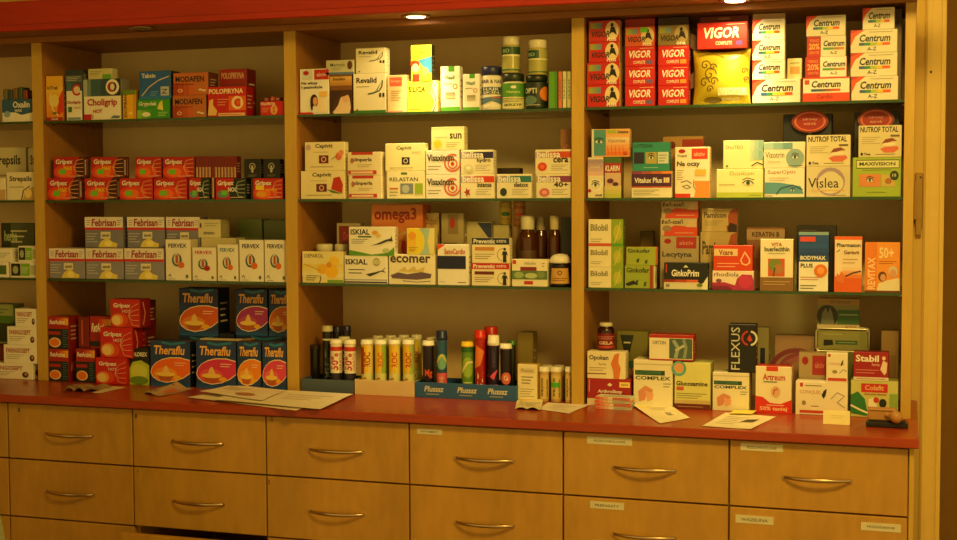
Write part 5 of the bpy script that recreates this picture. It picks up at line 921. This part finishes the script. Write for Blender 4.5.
for x0, x1, dy, l, sp in [(539, 549.5, .02, 'front left', 0), (550.5, 562, .02, 'front middle with green sticker', 1), (565, 572.5, .02, 'front right against the upright', 0)]:
    tube(x0, x1, 367, 'cream tube with white lid beside drops carton, '+l, 'C8A860', 'ECE4CC', dy, [('R', .1, .1, .9, .9, 'D8BC70'), ('V', 'wapno', .25, .15, .5, .8, '4A3418'), ('V', 'calcium', .6, .15, .8, .75, '6A4A20')]+([('R', .05, .5, .8, .66, '48B030')] if sp else []), z0=ZT+.0003, capl=.15)
for x, dy, l in [(547.5, .062, 'back left'), (559.5, .062, 'back right')]:
    tube(x-5.5, x+5.5, 365.5, 'cream tube with white lid beside drops carton, '+l, 'B89850', 'DCD4B8', dy, [('V', 'wapno', .25, .15, .5, .8, '4A3418')], z0=ZT+.0003, capl=.15)

# ================================================================== ODD-SHAPED PACKAGES
def cushion():
    """gold pillow pack with embossed scroll work and pinched corners"""
    Y = D+.014; A = at(691.5, 103, Y); B = at(749.5, 103, Y); zt_ = at(720, 48.8, Y).z; z0 = SH[1]+.0004
    Wd = B.x-A.x; H = zt_-z0; n = 20; mb = MB(); gold = mat('D8C030', .3, .35, kind='gold_foil')
    def P(u, v, sgn, off=0):
        e = max(0, math.sin(math.pi*u))**.5*max(0, math.sin(math.pi*v))**.5
        pin = .045*math.sin(math.pi*u)
        vv = v+(1-2*v)*pin*abs(1-2*v)**2 if v > .5 else v
        uu = u+(1-2*u)*.03*math.sin(math.pi*v)
        return ((uu-.5)*Wd, sgn*(.004+.026*e)+(-off if sgn < 0 else off)+.03, vv*H)
    for sgn in (-1, 1):
        vs = [P(i/n, j/n, sgn) for j in range(n+1) for i in range(n+1)]
        fs = [((j*(n+1)+i), (j*(n+1)+i+1), ((j+1)*(n+1)+i+1), ((j+1)*(n+1)+i)) for j in range(n) for i in range(n)]
        mb.add(vs, fs if sgn < 0 else [f[::-1] for f in fs], gold, True)
    ring = [(i/n, 0) for i in range(n)]+[(1, j/n) for j in range(n)]+[(1-i/n, 1) for i in range(n)]+[(0, 1-j/n) for j in range(n)]
    k = len(ring)
    mb.add([P(u, v, -1) for u, v in ring]+[P(u, v, 1) for u, v in ring], [(i, i+k, (i+1) % k+k, (i+1) % k) for i in range(k)], gold)
    els = []
    for (cx, cy_, s_) in [(.22, .72, .1), (.3, .55, .13), (.2, .4, .1), (.38, .42, .08), (.36, .68, .07), (.3, .28, .07), (.92, .6, .06), (.95, .45, .05)]:
        pts = [(cx+s_*(1-t/14)*math.cos(t*.62), cy_+s_*(1-t/14)*math.sin(t*.62)*1.05) for t in range(14)]
        els.append(('S', pts, .018, '5C4A14'))
    els += [('S', [(.12, .9), (.35, .97), (.55, .88)], .015, '8A7420'), ('S', [(.5, .87), (.75, .9), (.95, .97)], .012, '8A7420')]
    els += [('E', .36, .08, .16, .06, '7A6420')]
    els += [('R', .45, .16, .97, .3, 'E8DC98'), ('T', 'VIGOR', .47, .17, .95, .29, 'F8F4D8', 1, .12), ('T', 'COMPLETE', .52, .07, .82, .12, 'E8E0B0')]
    emit(mb, els, 1, 1, lambda u, v, l: (lambda q: (q[0], q[1]-.0004-l, q[2]))(P(min(max(u, 0), 1), min(max(v, 0), 1), -1)), grid=.05)
    o = mb.build('gift_pack', None, ((A.x+B.x)/2, Y, z0))
    tag(o, 'gold pillow-shaped gift package with dark scroll embossing', 'box')
    by = Y+.03
    PLACED.append((A.x, B.x, Y, Y+.06, zt_+.0003, 3, 1))
cushion()
here(3, 1)
b(697, 747.5, 22.3, 'wide red vitamin carton lying on the gold cushion package', 'D81C10', [('T', 'VIGOR', .1, .4, .84, .82, 'F8F0D8', 1, .15), ('T', 'COMPLETE', .37, .14, .7, .28, 'F0C8A8'), ('R', .78, .12, .9, .28, '5A3A98'), ('L', .58, .88, .95, .95, 1, 'F0C0A0')], dep=.055, s='A01410')

def oval_sign(px, py, rpx, label):
    """red oval shelf talker on a stalk and foot"""
    Y = D+.074; P = at(px, py, Y); r = at(px+rpx, py, Y).x-P.x; rz = r*.62; z0 = SH[2]
    t = empty('shelf_sign', (P.x, Y, z0)); zc = P.z-z0; n = 28
    mb = MB()
    for (k, col, off) in ((1.0, '8A241A', 0), (.86, 'D86850', .0004), (.74, 'A81C14', .0008)):
        vs = [(r*k*math.cos(2*math.pi*i/n), -off-.002, zc+rz*k*math.sin(2*math.pi*i/n)) for i in range(n)]
        mb.add(vs, [tuple(range(n))], mat(col))
        if k == 1.0:
            vb = [(x, .002, z) for x, y, z in vs]
            mb.add(vs+vb, [(i, (i+1) % n, (i+1) % n+n, i+n) for i in range(n)], mat('3A0C08')); mb.add(vb, [tuple(range(n))[::-1]], mat('3A0C08'))
    emit(mb, [('T', 'zdrowy', .3, .52, .7, .66, 'E0A898', 0), ('T', 'wzrok', .33, .34, .67, .48, 'E0A898', 0)], 2*r, 2*rz, lambda u, v, l: (u-r, -.0032-l, zc-rz+v))
    mb.build('oval_board', t)
    mb = MB(); mb.box(-.004, -.0015, .004, .004, .0015, zc-rz+.003, mat('20202A')); mb.build('stalk', t)
    mb = MB(); mb.box(-.02, -.008, .0003, .02, .01, .0042, mat('20202A'), .001); mb.build('foot', t)
    tag(t, label+where(), 'sign')
here(3, 2)
oval_sign(810, 121.5, 18.5, 'red oval sign on a stalk above the lilac-ring stack')
oval_sign(876, 119.5, 18.5, 'red oval sign on a stalk, half hidden behind the lime stack')

# booklets lying on the counter in front of the joint cartons
A = on_z(590, 414, ZT); Bq = on_z(631, 409, ZT)
for i, (c, lb) in enumerate([('D8C8A8', 'lowest'), ('7AA0A0', 'second'), ('D8846A', 'third'), ('C8D0B8', 'topmost')]):
    mb = MB(); w_, d_, h_ = .098, .05, .0085
    mb.box(-w_/2, -d_/2, 0, w_/2, d_/2, h_-.0004, mat(c), .0006, {'f': mat('E0705A' if i % 2 else 'C8C8B0'), 't': mat('C8CCB0')})
    emit(mb, [('G', 0, .1, .5, .9, 'E05838', 'E8D8B8', 4, 'x'), ('L', .5, .2, .95, .8, 3, '6A8A88')], w_, h_, lambda u, v, l: (u-w_/2, -d_/2-l, v))
    emit(mb, [('E', .4, .5, .25, .3, 'A8B890'), ('L', .55, .3, .95, .7, 3, '8A8A78')], w_, d_, lambda u, v, l: (u-w_/2, v-d_/2, h_-.0004+l))
    o = mb.build('flat_packet', None, ((A.x+Bq.x)/2-.001+.002*(i % 2), D-.036, ZT+.0003+i*h_), math.radians(4-3*i))
    tag(o, 'flat pastel packet lying in front of the red joint carton, %s of four' % lb, 'packet', None)

# silver-cornered clear case with the green carton on top
here(3, 4)
Y = D+.11; A = at(815.8, 350, Y); B = at(869, 350, Y); z0 = top_of(3, 4, (A.x+B.x)/2-.02, Y+.02)+.0004; zt_ = at(840, 328.5, Y).z
case = empty('presentation_case', ((A.x+B.x)/2, Y+.02, z0)); Wd = B.x-A.x; H = zt_-z0
mb = MB(); pts = []
cxr = .008
for cx_, cz_, a0 in ((Wd/2-cxr, H-cxr-.001, 0), (-Wd/2+cxr, H-cxr-.001, 90), (-Wd/2+cxr, cxr+.001, 180), (Wd/2-cxr, cxr+.001, 270)):
    for i in range(6):
        a = math.radians(a0+18*i); pts.append((cx_+cxr*math.cos(a), -.018, cz_+cxr*math.sin(a)))
pts.append(pts[0]); mb.tube(pts, .0016, M_CHROME, 8)
pts2 = [(x, .018, z) for x, y, z in pts]; mb.tube(pts2, .0016, M_CHROME, 8)
for cx_, cz_ in ((Wd/2-.004, H-.005), (-Wd/2+.004, H-.005), (-Wd/2+.004, .005), (Wd/2-.004, .005)):
    mb.tube([(cx_, -.0165, cz_), (cx_, .0165, cz_)], .0025, M_CHROME, 8)
mb.build('metal_rim', case)
mb = MB(); mb.box(-Wd/2+.004, -.012, .003, Wd/2-.004, .012, H-.004, mat('A8A468'), .001)
emit(mb, [('P', [(.12, .2), (.32, .25), (.3, .5), (.12, .5)], '20241C'), ('L', .1, .7, .5, .85, 1, 'C8C898'), ('R', .36, .28, .8, .48, '4A6A40'), ('L', .4, .32, .76, .44, 1, 'B8C8A0'), ('R', .84, .1, .98, .9, '9A9A60')], Wd-.008, H-.007, lambda u, v, l: (u-Wd/2+.004, -.012-l, v+.003))
mb.build('olive_card', case)
mb = MB(); mb.box(-Wd/2+.003, -.0168, .003, Wd/2-.003, -.0160, H-.004, M_CLEAR); mb.build('clear_lid', case)
tag(case, 'clear case with bright silver corners standing behind the small sprig carton', 'case')
PLACED.append((A.x, B.x, Y, Y+.04, zt_, 3, 4))
b(817, 860, 298.5, 'green photo carton with three figures standing on the silver-cornered case', '8A8A58', [('R', 0, .78, 1, 1, 'A88858'), ('T', 'Artrovit', .3, .83, .8, .95, '6A4A30', 0), ('E', .24, .4, .25, .38, '2A3028'), ('P', [(.08, .05), (.12, .5), (.2, .68), (.26, .5), (.3, .7), (.36, .5), (.42, .05)], '7A8070'), ('R', .48, .14, 1, .62, '3A6A40'), ('L', .52, .4, .96, .52, 1, 'A8C098'), ('R', 0, 0, 1, .12, 'C8B890'), ('T', 'artro', .66, .02, .92, .1, 'A04030', 0)], dy=.112, dep=.034)

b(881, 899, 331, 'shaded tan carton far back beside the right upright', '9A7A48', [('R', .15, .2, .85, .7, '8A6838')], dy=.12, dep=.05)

# ================================================================== PAPERS, STAMP, SMALL THINGS ON THE COUNTER
def sheet(pts, label, col='E8DCC0', amp=.004, els=(), z0=None, name='paper_sheet', n=14, seed=1, lift=None, cat='paper', group=None, rough=.6):
    """a four-cornered sheet lying on the counter: corner points (world x, y), softly curled and creased"""
    rnd = random.Random(seed); z0 = ZT+.0006 if z0 is None else z0
    ph = [rnd.uniform(0, 6) for _ in range(4)]; cx = sum(p[0] for p in pts)/4; cy = sum(p[1] for p in pts)/4
    def P(u, v, off=0):
        u_ = min(max(u, 0), 1); v_ = min(max(v, 0), 1)
        x = (pts[0][0]*(1-u_)+pts[1][0]*u_)*(1-v_)+(pts[3][0]*(1-u_)+pts[2][0]*u_)*v_
        y = (pts[0][1]*(1-u_)+pts[1][1]*u_)*(1-v_)+(pts[3][1]*(1-u_)+pts[2][1]*u_)*v_
        wv = .5+.5*math.sin(u_*4.1+v_*2.3+ph[0])*math.sin(v_*3.7+ph[1]-u_)
        ed = max(abs(2*u_-1), abs(2*v_-1))**3
        z = amp*wv*(.3+.7*ed)
        if lift: z += lift(u_, v_)
        return (x-cx, y-cy, z+off)
    mb = MB(); m_ = mat(col, rough)
    for off, rev in ((.0003, 0), (0, 1)):
        vs = [P(i/n, j/n, off) for j in range(n+1) for i in range(n+1)]
        fs = [(j*(n+1)+i, j*(n+1)+i+1, (j+1)*(n+1)+i+1, (j+1)*(n+1)+i) for j in range(n) for i in range(n)]
        mb.add(vs, [f[::-1] for f in fs] if rev else fs, m_, True)
    ring = [(i/n, 0) for i in range(n)]+[(1, j/n) for j in range(n)]+[(1-i/n, 1) for i in range(n)]+[(0, 1-j/n) for j in range(n)]
    k = len(ring); mb.add([P(u, v, 0) for u, v in ring]+[P(u, v, .0003) for u, v in ring], [(i, (i+1) % k, (i+1) % k+k, i+k) for i in range(k)], m_)
    emit(mb, els, 1, 1, lambda u, v, l: P(u, v, .0004+l), grid=.06)
    o = mb.build(name, None, (cx, cy, z0)); tag(o, label, cat, group); return o
def cp_(*pp): return [(on_z(x, y, ZT).x, on_z(x, y, ZT).y) for x, y in pp]
sheet(cp_((187, 398), (296, 411), (334, 399), (232, 388.5)), 'large white paper sheet on the counter, lying lowest of three, left', 'F0E0BC', .003, [('L', .3, .5, .7, .8, 4, 'C0A888'), ('E', .4, .35, .1, .1, 'B88868')], seed=3)
sheet(cp_((215, 402), (320, 411.5), (353, 396), (240, 390.5)), 'large white paper sheet reaching toward the slate tray', 'F2E4C0', .002, [('L', .5, .4, .9, .8, 3, 'C8B490')], z0=ZT+.0055, seed=5)
sheet(cp_((200, 395), (262, 404), (286, 393.5), (232, 388.5)), 'white paper leaflet with brown print lying on the large sheets', 'F4E6C6', .002, [('E', .6, .3, .16, .14, 'B07850'), ('L', .1, .5, .5, .8, 3, 'B8A080')], z0=ZT+.0095, seed=6)
crk = lambda a, f: (lambda u, v: a*abs(math.sin(f*u*3.1+v*2))*abs(math.sin(v*f+1+u)))
sheet(cp_((64, 391), (88, 393), (112, 388), (74, 385.5)), 'crumpled dull paper leaflet in front of the red cartons', 'A88C60', .002, [('L', .1, .2, .8, .8, 4, '6A5030')], lift=crk(.011, 2.4), seed=8, n=18)
sheet(cp_((92, 393), (101, 393.6), (126, 387.5), (113, 386.8)), 'narrow white paper slip beside the crumpled leaflet', 'E0D0A8', .001, z0=ZT+.0006, seed=9)
sheet(cp_((143, 393), (160, 397), (194, 389), (166, 386)), 'folded leaflet with printed panels in front of the flu cartons', 'B89A70', .002, [('L', .1, .1, .5, .9, 4, '7A5A38'), ('R', .6, .3, .85, .7, 'C86A48')], lift=lambda u, v: .016*max(0, 1-abs(u-.4)*3)*(.3+.7*v), seed=11, n=18)
sheet(cp_((515, 409.5), (541, 411), (543, 402), (518, 399.5)), 'small crumpled note in front of the cream drops carton', 'D8C890', .003, [('L', .1, .2, .9, .8, 4, '6A6040')], lift=crk(.006, 2.2), seed=13, n=16, name='paper_note')
sheet(cp_((538, 409.5), (569, 414), (590, 405), (548, 403)), 'white printed slip in front of the cream tubes', 'DCCFB0', .001, [('L', .2, .2, .8, .8, 4, 'B8A080')], seed=14)
sheet(cp_((660, 424), (690, 418.5), (668, 405), (624, 401)), 'cream prescription leaflet hanging near the pastel packets', 'F0E2B0', .002, [('R', .1, .6, .3, .8, 'E8D870'), ('T', 'RX', .55, .25, .7, .4, '4A4030', 1), ('L', .3, .5, .8, .7, 3, 'C8B888')], lift=lambda u, v: .006*(v**2), seed=15)
sheet(cp_((702, 426.5), (751, 429.5), (776, 417), (726, 413)), 'cream printed leaflet lying under the red wave carton', 'F0E2B8', .0015, [('L', .15, .2, .6, .8, 5, 'B8A888'), ('P', [(.55, .4), (.8, .45), (.82, .7), (.6, .62)], '4A4030')], seed=16)
sheet(cp_((729, 415.5), (752, 416), (757, 412.5), (734, 412)), 'small yellow sticky note on the printed leaflet', 'ECDC58', .0008, z0=ZT+.0048, seed=17, name='sticky_note')
# folded tent note
A = on_z(823, 424, ZT); B = on_z(850, 424.5, ZT); Ht = at(836, 410.5, A.y+.012).z-ZT; mb = MB(); w_ = B.x-A.x; m_ = mat('EADC9C', .6)
prof = [(-.002, .0), (.009, Ht), (.0115, Ht-.0002), (.034, .0)]
for (ya, za), (yb, zb) in ((prof[0], prof[1]), (prof[1], prof[3])):
    vs = [(-w_/2, ya, za), (w_/2, ya, za), (w_/2, yb, zb), (-w_/2, yb, zb)]; dn = .0004
    v2 = [(x, y+dn, z-dn if z > dn else z) for x, y, z in vs]
    mb.add(vs+v2, [(0, 1, 2, 3), (7, 6, 5, 4), (0, 4, 5, 1), (2, 6, 7, 3), (1, 5, 6, 2), (0, 3, 7, 4)], m_)
emit(mb, [('L', .3, .4, .8, .7, 2, 'C8B878')], w_, Ht, lambda u, v, l: (u-w_/2, -.002+.011*v/Ht-l-.0002, v))
o = mb.build('folded_note', None, ((A.x+B.x)/2, A.y, ZT+.0005)); tag(o, 'small folded cream note standing before the wide sprig carton', 'paper')

# ink pad and wooden stamp
A = on_z(866, 427, ZT); B = on_z(908, 428.5, ZT); w_ = B.x-A.x; Y0 = A.y; pd = .052
H = .0125; mb = MB(); mb.box(-w_/2, 0, 0, w_/2, pd, H, mat('1A1612', .35, kind='pad_plastic'), .002)
mb.box(-w_/2+.006, .006, H, w_/2-.006, pd-.006, H+.0012, mat('14101C', .8)); mb.box(-w_/2-.001, -.0008, H*.55, w_/2+.001, pd+.0008, H*.62, mat('0C0A08', .4))
o = mb.build('ink_pad', None, ((A.x+B.x)/2, Y0, ZT+.0003)); tag(o, 'flat black ink pad under the wooden stamp at the counter end', 'ink pad')
M_ST = wood('stamp_wood', 'A8783C', 'BC8A48', (2, 8, 8), .4, 6)
st = empty('rubber_stamp', ((A.x+B.x)/2-.012, Y0+.016, ZT+H+.002))
mb = MB(); mb.box(-.034, 0, .0, .034, .03, .03, M_ST, .003); mb.box(-.03, .0, .024, .03, -.0012, .026, mat('7A5020')); mb.build('stamp_block', st)
mb = MB(); pr = [(.0065, 0), (.0075, .004), (.0065, .01), (.0085, .018), (.0135, .024), (.0155, .031), (.0145, .039), (.009, .045), (.002, .047)]
mb.lathe(pr, M_ST, 24)
kn = mb.build('turned_handle', st, (.010, -.0005, .0155))
d_ = Vector((.72, -.68, -.03)).normalized(); kn.rotation_euler = d_.to_track_quat('Z', 'Y').to_euler()
mb = MB(); mb.box(-.034, .0302, .001, .034, .033, .029, mat('8A2A20', .7)); mb.build('rubber_plate', st)
tag(st, 'wooden rubber stamp with a round turned handle lying on the black pad', 'stamp')
# raised red end stop behind the stamp
P = at(913, 405, .5)
# leaflets on top of the dark flu carton
zz = top_of(1, 4, at(226, 334, D+.12).x, D+.12)
for i, (x0, x1, lb) in enumerate([(200, 238, 'white folded leaflets lying on the flu cartons under the raised one'), (242, 250, 'small tan slip lying beside the white folded leaflets')]):
    yy = D+.02 if i == 0 else D+.03
    A = at(x0, 339, yy); B = at(x1, 339, yy); zq = top_of(1, 4, (A.x+B.x)/2, yy+.02)
    mb = MB(); w_ = B.x-A.x
    mb.box(-w_/2, 0, 0, w_/2, .032, .004, mat('DCCFA8' if i == 0 else 'A88850'), .0008)
    mb.box(-w_/2+.002, -.0004, .0018, w_/2-.002, -.00005, .0022, mat('8A7850'))
    o = mb.build('folded_leaflet', None, ((A.x+B.x)/2, yy, zq+.0005)); tag(o, lb, 'paper')

# door latch plate on the pale casing right of the shelving
Y = WALLY-.0125; A = at(915.5, 173, Y); B = at(924.5, 227, Y); mb = MB()
XB = min(B.x, XW-.056); mt_ = mat('A8843A', .4, .3, kind='latch_metal')
mb.box(A.x, WALLY-.014, B.z, XB+.0, WALLY-.0002, A.z, mt_, .002)
mb.box(A.x-.004, WALLY-.026, B.z+.02, A.x+.0035, WALLY-.0145, A.z-.02, mt_, .002)
mb.box(A.x+.002, WALLY-.0215, at(920, 235, Y).z, XB-.003, WALLY-.0145, at(920, 219, Y).z, mt_, .002)
for zz_ in (A.z-.012, B.z+.012): mb.tube([(XB-.006, WALLY-.0156, zz_), (XB-.006, WALLY-.0139, zz_)], .003, mat('3A2810', .4), 10)
o = mb.build('door_latch'); tag(o, 'narrow metal latch plate fixed on the pale wall beside the shelving', 'latch')
mb = MB(); A = at(931, 72, WALLY-.018); mb.tube([(A.x, WALLY-.0185, A.z), (A.x, WALLY-.0125, A.z)], .0035, mat('2A1C0C', .5), 10)
o = mb.build('wall_screw'); tag(o, 'tiny dark screw high on the pale door casing', 'screw')

# grey chair whose backrest edge shows at the lower left
M_CH = mat('8E9468', .55, kind='chair_shell'); Yc = -.55
E0 = at(0, 478, Yc); E1 = at(15, 545, Yc); cx_ = E0.x-.145
ch = empty('office_chair', (cx_, Yc-.05, 0)); mb = MB(); nU, nV = 16, 12; Hc = E0.z+.10; bw = .235
vs = []; 
def CP(u, v, off):
    a = (u-.5)*2; hgt = v; wd = bw*(1-.28*max(0, hgt)**2.2)
    return (a*wd, off-.05*a*a, .46+(Hc-.46)*hgt-.05*abs(a)**3*hgt)
for off, rev in ((-.012, 0), (.012, 1)):
    g = [CP(i/nU, j/nV, off) for j in range(nV+1) for i in range(nU+1)]
    f = [(j*(nU+1)+i, j*(nU+1)+i+1, (j+1)*(nU+1)+i+1, (j+1)*(nU+1)+i) for j in range(nV) for i in range(nU)]
    mb.add(g, [q[::-1] for q in f] if rev else f, M_CH, True)
ring = [(i/nU, 0) for i in range(nU)]+[(1, j/nV) for j in range(nV)]+[(1-i/nU, 1) for i in range(nU)]+[(0, 1-j/nV) for j in range(nV)]
k = len(ring); mb.add([CP(u, v, -.012) for u, v in ring]+[CP(u, v, .012) for u, v in ring], [(i, i+k, (i+1) % k+k, (i+1) % k) for i in range(k)], M_CH, True)
mb.build('backrest', ch)
mb = MB(); mb.box(-.22, -.44, .42, .22, -.03, .465, mat('3A3A28', .8, kind='seat_cloth'), .02); mb.build('seat', ch)
mb = MB(); mb.lathe([(.025, .06), (.025, .42)], M_METAL, 16, 0, -.22); mb.build('gas_post', ch)
for i in range(5):
    a = 2*math.pi*i/5; mb = MB(); mb.tube([(0, -.22, .07), (.26*math.cos(a), -.22+.26*math.sin(a), .055)], [.02, .013], mat('1A1A18', .4), 8); lg = mb.build('leg', ch)
    mb = MB(); mb.lathe([(.012, -.011), (.025, -.009), (.025, .009), (.012, .011)], mat('101010', .5), 14); wv = mb.build('castor', lg, (.26*math.cos(a), -.22+.26*math.sin(a), .026)); wv.rotation_euler = (math.pi/2, 0, a)
tag(ch, 'grey-green chair whose backrest edge shows at the lower left corner', 'chair')

for k_, v_ in LABELS.items():
    if len(v_) > 1 and not all(g for _, g in v_): print('DUPLICATE LABEL', k_)
